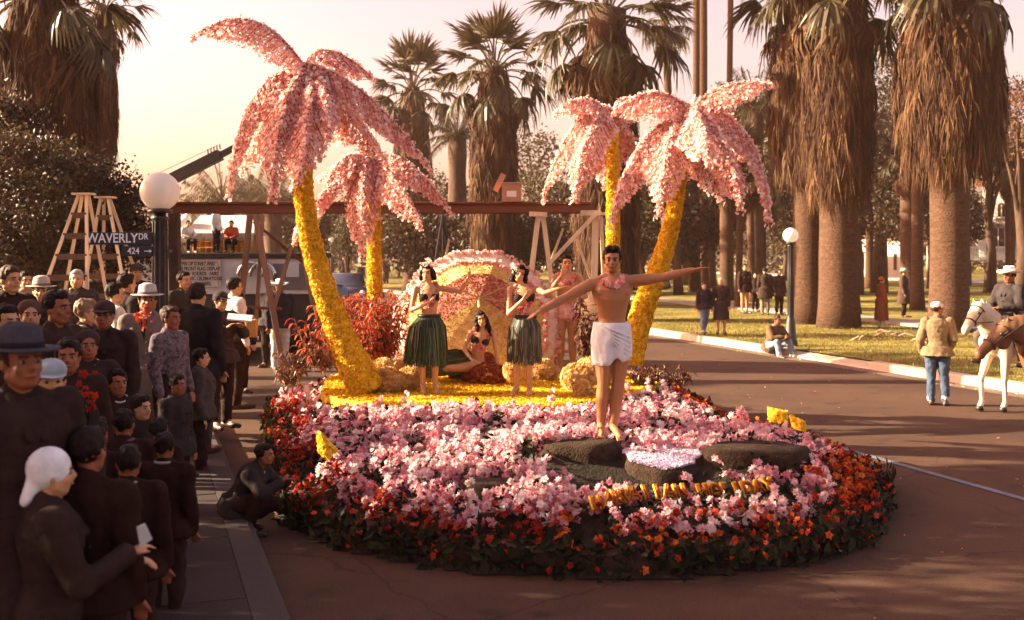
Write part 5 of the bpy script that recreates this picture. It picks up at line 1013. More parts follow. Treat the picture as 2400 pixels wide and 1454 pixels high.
cr = [
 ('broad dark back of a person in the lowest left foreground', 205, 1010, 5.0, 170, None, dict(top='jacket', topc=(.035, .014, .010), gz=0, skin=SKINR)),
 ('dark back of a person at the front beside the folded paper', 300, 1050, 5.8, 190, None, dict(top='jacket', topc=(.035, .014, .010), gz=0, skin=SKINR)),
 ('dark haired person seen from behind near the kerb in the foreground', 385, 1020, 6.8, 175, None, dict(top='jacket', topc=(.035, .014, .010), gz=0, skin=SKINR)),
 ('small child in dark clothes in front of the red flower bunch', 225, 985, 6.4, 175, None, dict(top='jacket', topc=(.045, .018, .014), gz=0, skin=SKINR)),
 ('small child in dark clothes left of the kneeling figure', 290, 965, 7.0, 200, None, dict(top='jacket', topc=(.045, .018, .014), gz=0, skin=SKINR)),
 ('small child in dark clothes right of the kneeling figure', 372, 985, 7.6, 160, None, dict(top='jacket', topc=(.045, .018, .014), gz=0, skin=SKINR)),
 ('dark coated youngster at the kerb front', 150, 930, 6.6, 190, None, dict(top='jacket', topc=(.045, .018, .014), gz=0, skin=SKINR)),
 ('dark coated youngster between the red bunch and the overcoat man', 275, 870, 8.4, 40, None, dict(top='jacket', topc=(.045, .018, .014), gz=0, skin=SKINR)),
 ('dark haired man in profile behind the fedora man', 130, 688, 8.6, 75, None, dict(top='jacket', topc=(.06, .03, .025), skin=SKINR)),
 ('man in a dark cap and glasses facing the camera', 245, 700, 9.6, 8, 'cap', dict(hatc=(.05, .03, .03), top='jacket', topc=(.045, .025, .022), skin=SKINR, glasses=True, coat=.4)),
 ('man in a pale felt hat and long grey overcoat with red flowers', 346, 662, 11.1, 22, 'fedora', dict(hatc=(.46, .40, .38), top='jacket', topc=(.16, .125, .12), coat=.62, skin=SKINR, legs='long', legc=DK, vox=.013)),
 ('boy in a checked shirt beside the man in the grey overcoat', 398, 722, 10.7, 70, None, dict(top='shirt', topc=mat('checked_wool', (.06, .04, .05), .9, .8, 30, c2=(.20, .14, .16)), hair=HAIRB, skin=SKINR)),
 ('tall dark jacketed man seen from behind under the street lamp', 462, 668, 12.0, 165, None, dict(top='jacket', topc=(.022, .018, .02), legs='long', legc=(.07, .055, .055), hair=HAIR, coat=.2)),
 ('man in a dark peaked cap and glasses reading beside the timber trestle', 516, 680, 13.8, 50, 'cap', dict(hatc=(.04, .03, .03), glasses=True, top='jacket', topc=(.06, .04, .04), J=arms_up)),
 ('man with long dark sideburns behind the reader in the cap', 548, 655, 15.5, 130, None, dict(top='shirt', topc=(.62, .56, .52))),
 ('man in a light straw hat at the far left of the crowd', 97, 645, 12.6, 20, 'fedora', dict(hatc=(.44, .38, .32), top='jacket', topc=(.05, .03, .026))),
 ('bareheaded person with lit hair at the left edge above the fedora man', 22, 628, 11.5, 60, None, dict(top='jacket', topc=DK, hair=HAIRB)),
 ('grey haired man between the ladders\' feet', 180, 636, 16.2, 15, None, dict(top='jacket', topc=(.07, .05, .05), hair=mat('grey_hair', (.3, .26, .24), .6, .2, 30))),
 ('person with light brown hair in front of the ladders', 200, 706, 10.4, 110, None, dict(top='jacket', topc=(.06, .03, .025), hair=mat('light_brown_hair', (.22, .12, .06), .5, .3, 30))),
 ('man in a bright white shirt with his back to the sun', 268, 668, 13.2, 120, None, dict(top='shirt', topc=(.66, .58, .5))),
 ('dark haired man turning away left of the lamp post', 296, 645, 14.2, 140, None, dict(top='jacket', topc=(.04, .03, .03))),
 ('dim figure with covered head in the middle of the left crowd', 70, 700, 9.6, 30, 'bonnet', dict(hatc=(.10, .05, .04), top='jacket', topc=(.07, .035, .03))),
 ('dark coated woman behind the capped man', 205, 770, 8.4, 30, 'bonnet', dict(hatc=(.05, .03, .03), top='jacket', topc=(.05, .025, .02), skin=SKINR)),
 ('dark figure between the fedora man and the capped man', 160, 800, 7.2, 20, None, dict(top='jacket', topc=(.045, .024, .02), skin=SKINR)),
 ('child with a dark coat in profile low in front of the overcoat man', 412, 880, 9.3, 75, None, dict(top='jacket', topc=(.05, .035, .035), skin=SKINR, gz=0)),
 ('dark haired man bending over beside the trestle in grey trousers', 470, 820, 11.2, 100, None, dict(top='jacket', topc=(.09, .07, .065), gz=0)),
 ('dark jacketed man in the gap behind the boy', 430, 640, 16.8, 60, None, dict(top='jacket', topc=(.05, .035, .03))),
 ('man in a dark coat near the left foot of the wooden trestle', 560, 690, 17.2, 40, None, dict(top='jacket', topc=(.03, .025, .03), legs='long')),
 ('person in dark clothes seen over the left crowd near the globe lamp', 320, 615, 17.8, 30, 'cap', dict(hatc=(.05, .04, .04), top='jacket', topc=(.05, .03, .03))),
 ('person with pale collar in the back row left of the ladders', 60, 640, 16, 40, None, dict(top='shirt', topc=(.3, .24, .2))),
 ('bareheaded man in the back row between the two ladders', 232, 622, 18, 10, None, dict(top='jacket', topc=(.06, .04, .04))),
 ('shoulder turned figure in shade at the far left edge', 12, 720, 8.2, 60, None, dict(top='jacket', topc=(.06, .03, .025))),
 ('dark crouching photographer at the kerb with a lit hand', 566, 1040, 9.2, 80, None, dict(top='jacket', topc=(.035, .022, .02), gz=0, skin=SKINR, J='sq')),
 ('kneeling dark figure in the front row before the grey overcoat', 330, 930, 8.0, 60, None, dict(top='jacket', topc=(.04, .024, .02), gz=0)),
]
squat = dict(pel=(0, -.08, .30), nk=(0, .20, .74), hd=(0, .28, .88), shR=(.18, .17, .69), shL=(-.18, .17, .69), elR=(.25, .35, .50), wrR=(.12, .52, .60), haR=(.08, .56, .66), elL=(-.25, .34, .50), wrL=(-.12, .50, .56), haL=(-.08, .55, .60), hpR=(.1, -.04, .30), hpL=(-.1, -.04, .30), knR=(.16, .34, .46), knL=(-.14, .36, .30), anR=(.15, .12, .09), anL=(-.14, -.05, .10), toR=(.16, .3, .03), toL=(-.14, .12, .03))
CR = {}
for lab, px, tp, Y, rz, hat, kw in cr:
    kw = dict(kw); gz = kw.pop('gz', .15); 
    kw.setdefault('legs', 'long'); kw.setdefault('legc', DK)
    if kw.get('J') == 'sq':
        kw['J'] = squat; zt = H-(tp-HY)*Y/F; CR[lab] = person(lab, Vector(((px-1200)*Y/F, Y, 0)), rz, 1.75*zt/1.0, group='spectators in the crowd at the left', vox=.018, **kw); continue
    CR[lab] = crowd(lab, px, tp, Y, rz, hat, gz, **kw)
# bunch of red carnations held to the overcoat, and a lower bunch
for (px, py, Y, n_, lab) in ((335, 748, 10.75, 26, 'bunch of red carnations held against the grey overcoat'), (200, 925, 5.9, 26, 'dark red bunch of flowers held low in the shaded crowd')):
    c = W(px, py, Y); t = empty('flower_bunch', c, label=lab, cat='flowers'); P = RN.normal(0, 1, (n_, 3))*[.05, .035, .05]
    V, FF = stamp(FL2[0], FL2[1], P, RN.uniform(.022, .034, n_), basis(P+[0, -.1, .03], .3)); link('blossoms', npmesh('blossoms', V, FF, np.repeat(RN.uniform(.2, 1, n_), len(FL2[0]))), RED, t); q = MB()
    for k in range(6): q.tube([(RN.uniform(-.05, .05), 0, 0), (0, .02, -.22)], .005, 4)
    q.build('stems', GREENB, t)
# clipboard and tan bag by the trestle
t = empty('paper_bag', W(590, 770, 14.4), label='tan paper bag hanging at the hand of the reader by the trestle', cat='bag'); MB().box((0, 0, 0), (.14, .10, .24)).build('bag_body', mat('kraft_paper', (.42, .22, .07), .8, .2, 6), t, bevel=.01); MB().tube([(-.04, 0, .12), (-.02, 0, .18), (.02, 0, .18), (.04, 0, .12)], .004, 5).build('handle', WOOD, t)
t = MB().box((0, 0, 0), (.30, .20, .02)).build('open_book', WHITEP, label='open white papers held by the man in the peaked cap', cat='papers'); t.location = W(562, 745, 13.4); t.rotation_euler = (.3, .1, .2)
# ---- people on the far vehicles and in the street behind
def far(label, px, foot, head, rz=0, group='people walking in the park', **k):
    """standing figure from the image rows of head top and feet (on flat ground gz)"""
    gz = k.pop('gz', .16); Y = k.pop('Y', None) or (H-gz)*F/(foot-HY); h = (foot-head)*Y/F; k.setdefault('vox', .02)
    return person(label, Vector(((px-1200)*Y/F, Y, gz)), rz, h, group=group, **k)
stride = dict(knR=(.09, .16, .52), anR=(.09, .16, .10), toR=(.10, .33, .05), knL=(-.09, -.02, .50), anL=(-.09, -.26, .13), toL=(-.10, -.12, .03))
far('boy in a dark sweater and jeans walking on the lawn toward the road', 1650, 783, 663, 10, top='jacket', topc=(.035, .022, .025), legs='long', legc=(.12, .15, .22), J=stride, hair=HAIRB)
far('woman in a long dark coat with white collar walking beside the boy', 1690, 783, 652, -10, top='jacket', topc=(.045, .028, .025), coat=.55, skirt=1.0, skirtc=(.045, .028, .025), fem=True, hat='scarf', hatc=(.6, .55, .5))
far('woman in an orange red skirt and dark coat on the park path', 1745, 735, 620, 20, top='jacket', topc=(.04, .02, .018), fem=True, skirt=1.1, skirtc=(.55, .12, .04), coat=.25)
far('dark coated man with his back turned near the lamp post on the path', 1793, 738, 628, 170, top='jacket', topc=(.04, .025, .02), coat=.4, legs='long', legc=(.2, .14, .11))
far('dark figure partly behind the park lamp post', 1826, 738, 632, 20, top='jacket', topc=(.05, .025, .02), coat=.3, legs='long', legc=DK)
far('man in a dark suit standing left of the lamp post farther in the park', 1770, 730, 640, 0, top='jacket', topc=(.03, .02, .018), coat=.1, legs='long', legc=DK)
far('figure in a long brown coat and orange hat standing on the path', 2066, 768, 650, 100, hat='bonnet', hatc=(.6, .14, .05), top='jacket', topc=(.16, .05, .025), coat=.75, legs='long', legc=(.5, .38, .28), shoes=(.5, .4, .3))
far('man in a pale hat standing in shade left of the great dark palm', 2118, 745, 632, 60, hat='fedora', hatc=(.5, .45, .38), top='jacket', topc=(.07, .04, .03), coat=.5, legs='long', legc=DK)
far('distant figure before the far white wall', 2032, 625, 578, 0, top='jacket', topc=(.04, .03, .03), legs='long', legc=DK, vox=.03)
for i, (px, ft, hd, lab, c) in enumerate(((806, 672, 600, 'dark figure standing left of the small pink palm trunk near the street lamp', (.03, .02, .025)), (846, 676, 618, 'seated looking dark figure right of the standing one behind the left palms', (.04, .03, .035)), (905, 668, 604, 'person in the street just right of the second yellow trunk', (.05, .035, .04)), (775, 668, 590, 'person under the small distant globe lamp', (.09, .06, .06)), (935, 655, 605, 'distant stroller behind the red leaved plants', (.04, .03, .03)), (958, 652, 600, 'distant stroller with a dark coat left of the left dancer', (.03, .025, .03)))):
    far(lab, px, ft, hd, 20*i, 'people in the street behind the float', gz=0, top='jacket', topc=c, legs='long', legc=DK)
# man in jeans at the right
far('man in a light cap, tan jacket and turned up jeans seen from behind', 2197, 950, 710, 158, None, gz=0, hat='cap', hatc=(.66, .58, .50), top='jacket', topc=(.20, .135, .08), legs='long', legc=(.06, .08, .13), vox=.011, yaw=-62, hair=HAIRB, skin=SKINR, J=dict(elR=(-.0+.26, -.02, 1.13), wrR=(.18, .16, .95), haR=(.14, .22, .92), elL=(-.27, -.03, 1.12), wrL=(-.25, .10, .90), haL=(-.22, .16, .86), knR=(.11, .02, .5), anR=(.13, -.02, .085), toR=(.16, .15, .03), knL=(-.10, .03, .5), anL=(-.10, 0, .085), toL=(-.10, .18, .03)))
# seated on the kerb by the lamp
person('young man in a brown jacket and jeans sitting on the kerb with hands clasped', Vector(((1812-1200)/F*25.0, 25.15, -.12)), 28, 1.66, J=dict(sit, pel=(0, -.05, .36), nk=(0, .16, .86), hd=(0, .21, 1.01), shR=(.18, .13, .80), shL=(-.18, .13, .80), elR=(.25, .3, .58), elL=(-.25, .3, .58), wrR=(.06, .48, .62), wrL=(-.06, .48, .62), haR=(0, .52, .64), haL=(0, .52, .62), hpR=(.1, 0, .34), hpL=(-.1, 0, .34), knR=(.2, .42, .50), knL=(-.2, .42, .50), anR=(.2, .5, .18), anL=(-.2, .5, .18), toR=(.22, .66, .14), toL=(-.22, .66, .14)), top='jacket', topc=(.13, .075, .04), legs='long', legc=(.22, .24, .28), hair=HAIRB, skin=SKINR, group=None, vox=.014)
# horses and rider at the right edge
CREAM = mat('cream_coat', (.68, .54, .38), .6, .15, 4); BROWNC = mat('brown_coat', (.17, .075, .035), .5, .3, 3); WST = mat('white_hair', (.74, .68, .60), .7, .08, 8)
horse('cream horse with lowered head carrying the rider in the white hat', Vector((7.80, 16.5, 0)), 212, 1.46, CREAM, WST, None, dict(poll=(.98, 0, 1.62), muz=(1.30, 0, 1.30), fr=(.60, .02), fl=(.78, .02)))
horse('brown horse with white stockings walking at the right edge in front of the cream one', Vector((7.52, 14.3, 0)), 188, 1.58, BROWNC, mat('pale_mane', (.62, .45, .26), .6, .2, 20), WST, dict(poll=(.92, 0, 1.34), muz=(1.28, 0, 1.02), fr=(.70, .30), fl=(.50, .02)))
ride = dict(pel=(0, 0, .95), hpR=(.12, .02, .92), hpL=(-.12, .02, .92), knR=(.36, .30, .68), knL=(-.36, .30, .68), anR=(.37, .16, .28), anL=(-.37, .16, .28), toR=(.40, .32, .25), toL=(-.40, .32, .25), elR=(.27, .08, 1.15), wrR=(.10, .32, 1.13), haR=(.05, .38, 1.14), elL=(-.27, .08, 1.15), wrL=(-.10, .32, 1.13), haL=(-.05, .38, 1.14))
person('rider in a white cowboy hat and dark jacket on the cream horse', Vector((7.66, 16.42, .50)), -62, 1.66, J=ride, hat='cowboy', hatc=(.74, .68, .62), top='jacket', topc=(.04, .028, .028), legs='long', legc=(.10, .07, .06), skin=SKINR, vox=.014)
# ================================================================== STREET THINGS
# globe street lamps
def globe_lamp(px, gy, r, Y, label, cast=False, foot=None, gz=.15):
    s = Y/F; c = W(px, gy, Y); t = empty('street_lamp', (c.x, Y, gz), label=label, cat='street lamp', group='globe street lamps'); R = r*s; z = c.z-gz; wd_ = R*.42
    q = MB(); q.ell((0, 0, z), (R, R, R*.98), None, 28, 18); q.build('globe', GLASSW, t, True)
    q = MB(); q.lathe([(wd_*.6, z-R*1.12), (R*.62, z-R*1.08), (R*.62, z-R*.98), (R*.5, z-R*.88)], n=20); q.build('globe_holder', DARKM, t, True)
    q = MB(); q.lathe([(wd_*2.1, 0), (wd_*2.1, .12), (wd_*1.7, .18), (wd_*1.45, .55), (wd_*1.1, .65), (wd_, .75), (wd_*.82, z-R*1.5), (wd_*1.05, z-R*1.42), (wd_*1.1, z-R*1.32), (wd_*.7, z-R*1.25), (wd_*.7, z-R*1.08)], n=20); q.build('post', DARKM, t, True)
    for k in range(10):
        a = 2*math.pi*k/10; q = MB(); q.tube([(math.cos(a)*wd_*1.0, math.sin(a)*wd_*1.0, .75), (math.cos(a)*wd_*.84, math.sin(a)*wd_*.84, z-R*1.5)], wd_*.10, 5); q.build('flute', DARKM, t, True)
    return t
L1 = globe_lamp(375, 449, 46, 12.0, 'large near globe lamp with fluted dark post carrying the street signs')
globe_lamp(1853, 552, 18, 26.0, 'globe lamp on a dark post in the park beside the great palm')
globe_lamp(777, 563, 7, 52, 'small distant globe lamp behind the leaning yellow trunk', gz=0)
for i, (px, py, Y) in enumerate(((868, 574, 48), (1128, 560, 70))):
    pass
def text_obj(body, size, M4, m, name='lettering', ext=.003, space=1.0, bold=0.0, xs=1.0, align='CENTER'):
    c = bpy.data.curves.new(name, 'FONT'); c.body = body; c.size = size; c.align_x = align; c.align_y = 'CENTER'; c.extrude = ext; c.space_character = space; c.offset = bold; c.space_line = .95
    o = bpy.data.objects.new(name, c); COL.objects.link(o); bpy.context.view_layer.update(); me = bpy.data.meshes.new_from_object(o); bpy.data.objects.remove(o); me.transform(M4 @ Matrix.Diagonal((xs, 1, 1, 1))); return me
FACE = Matrix.Rotation(math.pi/2, 4, 'X')      # text facing -Y
SIGNM = mat('sign_enamel_blue', (.018, .022, .045), .4, .15, 5, spec=.5); WHL = mat('sign_white', (.75, .78, .85), .5, .04, 5)
def sign(x0, x1, y0, y1, Y, label, items, name='street_sign', m=SIGNM, frame=True, thick=.02, rz=0):
    a, b = W(x0, y0, Y), W(x1, y1, Y); w, h = abs(b.x-a.x), abs(a.z-b.z); c = (a+b)/2; t = empty(name, c, rz, label=label, cat='sign')
    MB().box((0, 0, 0), (w, thick, h)).build('sign_plate', m, t, bevel=.004)
    for body, sz, ox, oy, tm, bd, xs in items: link('lettering', text_obj(body, sz*Y/F, Matrix.Translation((ox*Y/F, -thick/2-.001, oy*Y/F)) @ FACE, tm, bold=bd, xs=xs), tm, t)
    return t
s1 = sign(212, 357, 545, 574, 11.93, 'dark blue street name plate reading WAVERLY DR on the near lamp post', [('WAVERLY', 31, -21, 0, WHL, .0022, .86), ('DR', 20, 52, 4, WHL, .0015, .85)])
s2 = sign(286, 357, 577, 601, 11.93, 'small dark plate with house number 424 and an arrow under the street name', [('424', 21, -8, 0, WHL, .001, .9)])
q = MB(); u = 11.93/F; q.box((24*u, -.012, 0), (12*u, .004, 2*u)); q.add([(29*u, -.014, 4*u), (35*u, -.014, 0), (29*u, -.014, -4*u), (29*u, -.010, 4*u), (35*u, -.010, 0), (29*u, -.010, -4*u)], [(0, 2, 1), (3, 4, 5), (0, 1, 4, 3), (1, 2, 5, 4), (2, 0, 3, 5)]); q.build('arrow', WHL, s2)
for t_, zz_ in ((s1, 0), (s2, 0)):
    q = MB(); q.box((.05*0+(70*u), .05, 0), (.05, .10, .03)); q.build('bracket', DARKM, t_)
# timber beam on trestles across the street: a camera bridge
def wd(p, q_, w, d, name, t, m=WOODR, up=(0, 1, 0)):
    mb = MB().bar(p-t.location, q_-t.location, w, d, up); return mb.build(name, m, t, bevel=.006)
BY = 20.5; t = empty('timber_bridge', (W(880, 490, BY).x, BY, 0), label='long red brown timber beam carried across the street on wooden trestles', cat='scaffold')
z1 = W(0, 489, BY).z
for x0, x1, dy in ((384, 700, 0), (704, 1040, 0), (1044, 1392, 0), (390, 720, .42), (724, 1060, .42), (1064, 1390, .42)): wd(W(x0, 489, BY)+Vector((0, dy, 0)), W(x1, 489, BY)+Vector((0, dy, 0)), .05, .17, 'beam_plank', t, up=(0, 0, 1))
nx_ = 16
for i in range(nx_): x = 392+i*(1388-392)/(nx_-.0); a = W(x, 476, BY); wd(Vector((a.x, BY+.20, z1+.105)), Vector((W(x+58, 476, BY).x, BY+.20, z1+.105)), .58, .04, 'walk_plank', t, up=(0, 0, 1))
wd(W(407, 500, BY), Vector((W(412, 0, BY).x, BY, 0)), .18, .14, 'post', t, mat('dark_stained_timber', (.06, .03, .022), .7, .3, 4)); wd(W(396, 500, BY)+Vector((0, .5, 0)), Vector((W(398, 0, BY).x, BY+.5, 0)), .12, .12, 'post', t, mat('dark_stained_timber', (.06, .03, .022)))
for (a, b, w) in (((586, 503), (556, 800), .11), ((598, 503), (668, 880), .10), ((700, 520), (640, 730), .07), ((616, 503), (600, 760), .06), ((702, 540), (735, 720), .09)): wd(W(*a, BY), W(*b, BY-.4 if b[1] > 850 else BY), w, .08, 'trestle_leg', t, mat('brown_timber', (.26, .14, .085), .75, .3, 4, .3, 30, stretch=(1, 1, .15)))
wd(W(560, 720, BY), W(660, 724, BY), .09, .05, 'cross_brace', t, WOODR, up=(0, 0, 1)); wd(W(594, 520, BY), W(715, 620, BY+.3), .05, .04, 'cross_brace', t, WOODR)
tt = empty('timber_trestle', (W(1330, 0, BY).x, BY+.2, 0), label='sunlit raw timber trestle with diagonal braces under the right end of the beam', cat='scaffold')
for a, b, w, dy in (((1396, 502), (1392, 690), .125, 0), ((1412, 505), (1420, 690), .07, .35), ((1262, 505), (1238, 700), .10, .1), ((1273, 505), (1298, 700), .09, .1), ((1396, 502), (1290, 615), .075, -.1), ((1352, 560), (1400, 690), .055, .2), ((1322, 535), (1288, 625), .045, .3), ((1445, 540), (1448, 690), .06, .5)): wd(W(*a, BY)+Vector((0, dy, 0)), W(*b, BY)+Vector((0, dy, 0)), w, .05, 'leg' if a[0] in (1396, 1412, 1262, 1273) and b[1] == 690 or b[1] == 700 else 'brace', tt, WOOD)
for a, b, w in (((1360, 500), (1408, 500), .10), ((1240, 502), (1282, 504), .09), ((1408, 502), (1440, 502), .06)): wd(W(*a, BY)+Vector((0, -.08, 0)), W(*b, BY)+Vector((0, -.08, 0)), .06, w, 'cross_piece', tt, WOOD, up=(0, 0, 1))
# cardboard box on the beam
c = W(1199, 451, BY+.05); bt = empty('cardboard_box', (c.x, c.y, z1+.125), label='open cardboard box with a white label standing on the timber beam', cat='box'); CB = mat('cardboard', (.40, .19, .12), .85, .12, 5); s = BY/F; w, h = 45*s, 43*s; 
for p, d_ in (((0, -w/2, h/2), (w, .008, h)), ((0, w/2, h/2), (w, .008, h)), ((-w/2, 0, h/2), (.008, w-.02, h)), ((w/2, 0, h/2), (.008, w-.02, h)), ((0, 0, .008), (w, w, .012))): MB().box(p, d_).build('box_side', CB, bt)
MB().bar((-w/2, 0, h), (-w/2-.10, 0, h+.05), .008, w, up=(0, 0, 1)).build('flap', CB, bt); MB().box((.01, w/2+.05, h+.02), (w, .11, .008)).build('flap', CB, bt); MB().box((.0, -w/2+.02, h+.008), (w*1.02, .10, .008)).build('flap', mat('pale_card', (.6, .5, .42), .85, .1, 5), bt)
lb = MB().box((0, -w/2-.006, h*.42), (w*.5, .004, h*.32)).build('box_label', mat('label_paper', (.70, .62, .58), .8, .05, 5), bt)
# step ladders
def ladder(apex, l1, l2, Y, label):
    a = W(*apex, Y); t = empty('step_ladder', (a.x, Y, .1), label=label, cat='ladder'); LM = mat('ladder_wood', (.70, .54, .36), .7, .25, 4, .2, 30, stretch=(1, 1, .1)); s = Y/F
    f1, f2 = W(*l1, Y), W(*l2, Y); z0 = .12
    def ext(a_, b_): u_ = (a_.z-z0)/(a_.z-b_.z); return a_+(b_-a_)*u_
    A = [a+Vector((-.03, -.05, 0)), a+Vector((.09, -.05, 0)), a+Vector((-.02, .06, 0)), a+Vector((.08, .06, 0))]; E1, E2 = ext(a, f1), ext(a, f2); E = [E1+Vector((0, -.75, 0)), E2+Vector((0, -.75, 0)), E1+Vector((.05, .75, 0)), E2+Vector((0, .75, 0))]
    for p, q_ in zip(A, E): MB().bar(p-t.location, q_-t.location, .045, .035).build('rail', LM, t)
    for k in range(1, 10):
        u_ = k/10
        p, q_ = A[0].lerp(E[0], u_), A[1].lerp(E[1], u_); MB().bar(p-t.location, q_-t.location, .03, .09, up=(0, 0, 1)).build('step', mat('dark_step', (.10, .055, .035), .8, .3, 4), t)
    for u_ in (.62,): p, q_ = A[2].lerp(E[2], u_), A[3].lerp(E[3], u_); MB().bar(p-t.location, q_-t.location, .05, .03, up=(0, 0, 1)).build('cross_bar', LM, t); p, q_ = A[0].lerp(E[0], .72), A[1].lerp(E[1], .72); MB().bar(p-Vector((0, .06, 0))-t.location, q_-Vector((0, .06, 0))-t.location, .05, .03, up=(0, 0, 1)).build('cross_bar', LM, t)
    MB().box(a+Vector((.03, 0, .02))-t.location, (.30, .22, .03)).build('top_board', LM, t)
ladder((192, 458), (124, 692), (222, 700), 16.6, 'left tall wooden step ladder standing above the crowd'); ladder((243, 466), (224, 640), (306, 680), 17.6, 'right tall wooden step ladder behind the street sign')
# crane boom
a, b = W(262, 492, 30), W(598, 322, 30); t = empty('camera_crane', (W(180, 0, 30).x, 30, 0), label='long dark crane boom slanting up behind the globe lamp', cat='crane'); o = t.location
for nm, p, q_, w in (('boom_section', W(180, 533, 30), W(410, 417, 30), .26), ('boom_section', W(405, 419, 30), W(517, 363, 30), .30), ('boom_tip', W(517, 364, 30), W(596, 322, 30), .17)): MB().bar(p-o, q_-o, w, w).build(nm, DARKM, t, bevel=.01)
MB().bar(W(410, 408, 30)-o, W(517, 354, 30)-o, .03).build('boom_rail', CHROME, t); MB().bar(W(578, 322, 30)-o, W(600, 314, 30)-o, .10).build('tip_sheave', DARKM, t); MB().tube([W(300, 440, 30)-o, W(512, 340, 30)-o], .008, 4).build('stay_wire', DARKM, t)
for k in range(5): MB().tube([W(488+7*k, 362-3*k, 30)-o, W(487+7*k, 350-3*k, 30)-o], .02, 5).build('boom_pin', DARKM, t)
MB().box((0, 0, 1.2), (2.2, 2.0, .9)).build('crane_body', DARKM, t, bevel=.08); MB().tube([(0, 0, 1.4), W(180, 533, 30)-o], [.35, .2], 10).build('crane_mast', DARKM, t)
for sx in (-1, 1): MB().lathe([(.01, -.12), (.45, -.12), (.48, 0), (.45, .12), (.01, .12)], (sx*.8, -1.05, .48), 20, Matrix.Rotation(math.pi/2, 3, 'X')).build('wheel', TIRE, t, True)
# parade truck with lettered side, hut float on it
TY = 25.5; u = TY/F; t = empty('parade_truck', (W(560, 0, TY).x, TY+1.0, 0), label='long parade truck with white lettered side panel behind the left crowd', cat='truck'); o = t.location
WP = mat('truck_white', (.52, .48, .48), .6, .15, 2); xL, xR = W(395, 0, TY).x-.9, W(735, 0, TY).x
def tb(x0, x1, y0, y1, z0, z1_, nm, m_, bv=.02): return MB().box(Vector(((x0+x1)/2, (y0+y1)/2, (z0+z1_)/2))-o, (x1-x0, y1-y0, z1_-z0)).build(nm, m_, t, bevel=bv)
zt, zb = W(0, 606, TY).z, W(0, 690, TY).z; tb(xL, xR, TY, TY+2.1, zb, zt, 'cargo_side', WP); tb(xL-.05, xR+.05, TY-.08, TY+2.2, zt+.001, zt+.13, 'flat_bed', mat('bed_dark', (.03, .022, .02), .7, .2, 4)); tb(xL, xR, TY+.1, TY+2, .35, zb-.002, 'chassis', DARKM)
for wx in (W(450, 0, TY).x, W(520, 0, TY).x, W(690, 0, TY).x): MB().lathe([(.01, -.13), (.40, -.13), (.46, -.06), (.46, .06), (.40, .13), (.01, .13)], Vector((wx, TY+.1, .46))-o, 22, Matrix.Rotation(math.pi/2, 3, 'X')).build('wheel', TIRE, t, True)
tb(W(640, 0, TY).x, W(726, 0, TY).x, TY-.04, TY+2.0, W(0, 680, TY).z, W(0, 618, TY).z, 'cab_side', mat('cab_grey', (.14, .12, .13), .5, .2, 4)); wn = tb(W(672, 0, TY).x, W(702, 0, TY).x, TY-.065, TY-.045, W(0, 650, TY).z, W(0, 615, TY).z, 'cab_window', mat('pale_window', (.5, .5, .52), .2, .1, 5))
for cx in (590, 618): MB().tube([Vector((W(cx, 640, TY).x+math.cos(a)*.30, TY-.12, W(0, 648, TY).z+math.sin(a)*.33))-o for a in [math.pi*k/10 for k in range(11)]], .05, 8).build('wheel_arch', CHROME, t, True)
sp = sign(398, 517, 611, 673, TY-.07, 'white lettered panel on the truck about street and front flag display', [('TYPES OF STREET AND\nSTORE FRONT FLAG DISPLAY\nPARADES · RODEOS · FAIRS\nPROMS & CIVIC CELEBRATIONS\nFLAGS · BANNERS', 12.2, 3, 0, mat('sign_black', (.03, .015, .012), .7, .1, 5), .004, .70)], 'lettered_panel', mat('panel_white', (.50, .46, .40), .7, .1, 3), thick=.03)
q = MB()
for x0, y0, x1, y1 in ((402, 614, 508, 614), (508, 614, 512, 620), (512, 620, 512, 670)): q.bar(W(x0, y0, TY-.075)-sp.location+Vector((0, -.02, 0)), W(x1, y1, TY-.075)-sp.location+Vector((0, -.02, 0)), .015, .006)
q.build('painted_border', mat('border_red', (.35, .12, .08), .7, .1, 5), sp)
HYt = TY+.9; ht = empty('straw_hut', (W(522, 0, HYt).x, HYt, zt+.15), label='yellow bamboo hut with white fringed roof riding on the truck', cat='hut'); o = ht.location; uu = HYt/F; hw_ = 66*uu; hh_ = 50*uu; zf_ = 0
YB = mat('bamboo_yellow', (.66, .42, .08), .7, .2, 6); OB = mat('bamboo_orange', (.50, .15, .04), .7, .2, 6); TF = mat('thatch_white', (.62, .55, .48), .9, .2, 9, .8, 40, stretch=(4, 1, .5))
for k in range(20):
    x = -hw_+k*2*hw_/19; MB().tube([(x, 0, 0), (x, 0, hh_)], .045, 6).build('bamboo_pole', OB if k % 5 in (0, 3) else YB, ht, True)
for z in (.12, hh_*.5, hh_*.9): MB().tube([(-hw_, -.05, z), (hw_, -.05, z)], .018, 5).build('cross_pole', OB, ht, True)
MB().box((0, .5, hh_/2), (2*hw_, .9, hh_)).build('back_wall', mat('hut_inner', (.35, .14, .05), .8, .2, 5), ht)
z2 = hh_+38*uu; MB().add([(-hw_-.15, -.35, hh_-.08), (hw_+.15, -.35, hh_-.08), (hw_, .5, z2), (-hw_, .5, z2), (-hw_-.15, 1.3, hh_-.1), (hw_+.15, 1.3, hh_-.1)], [(0, 1, 2, 3), (3, 2, 5, 4), (0, 3, 4), (1, 5, 2), (0, 4, 5, 1)]).build('thatched_roof', TF, ht)
V = []; Fc = []; R = []
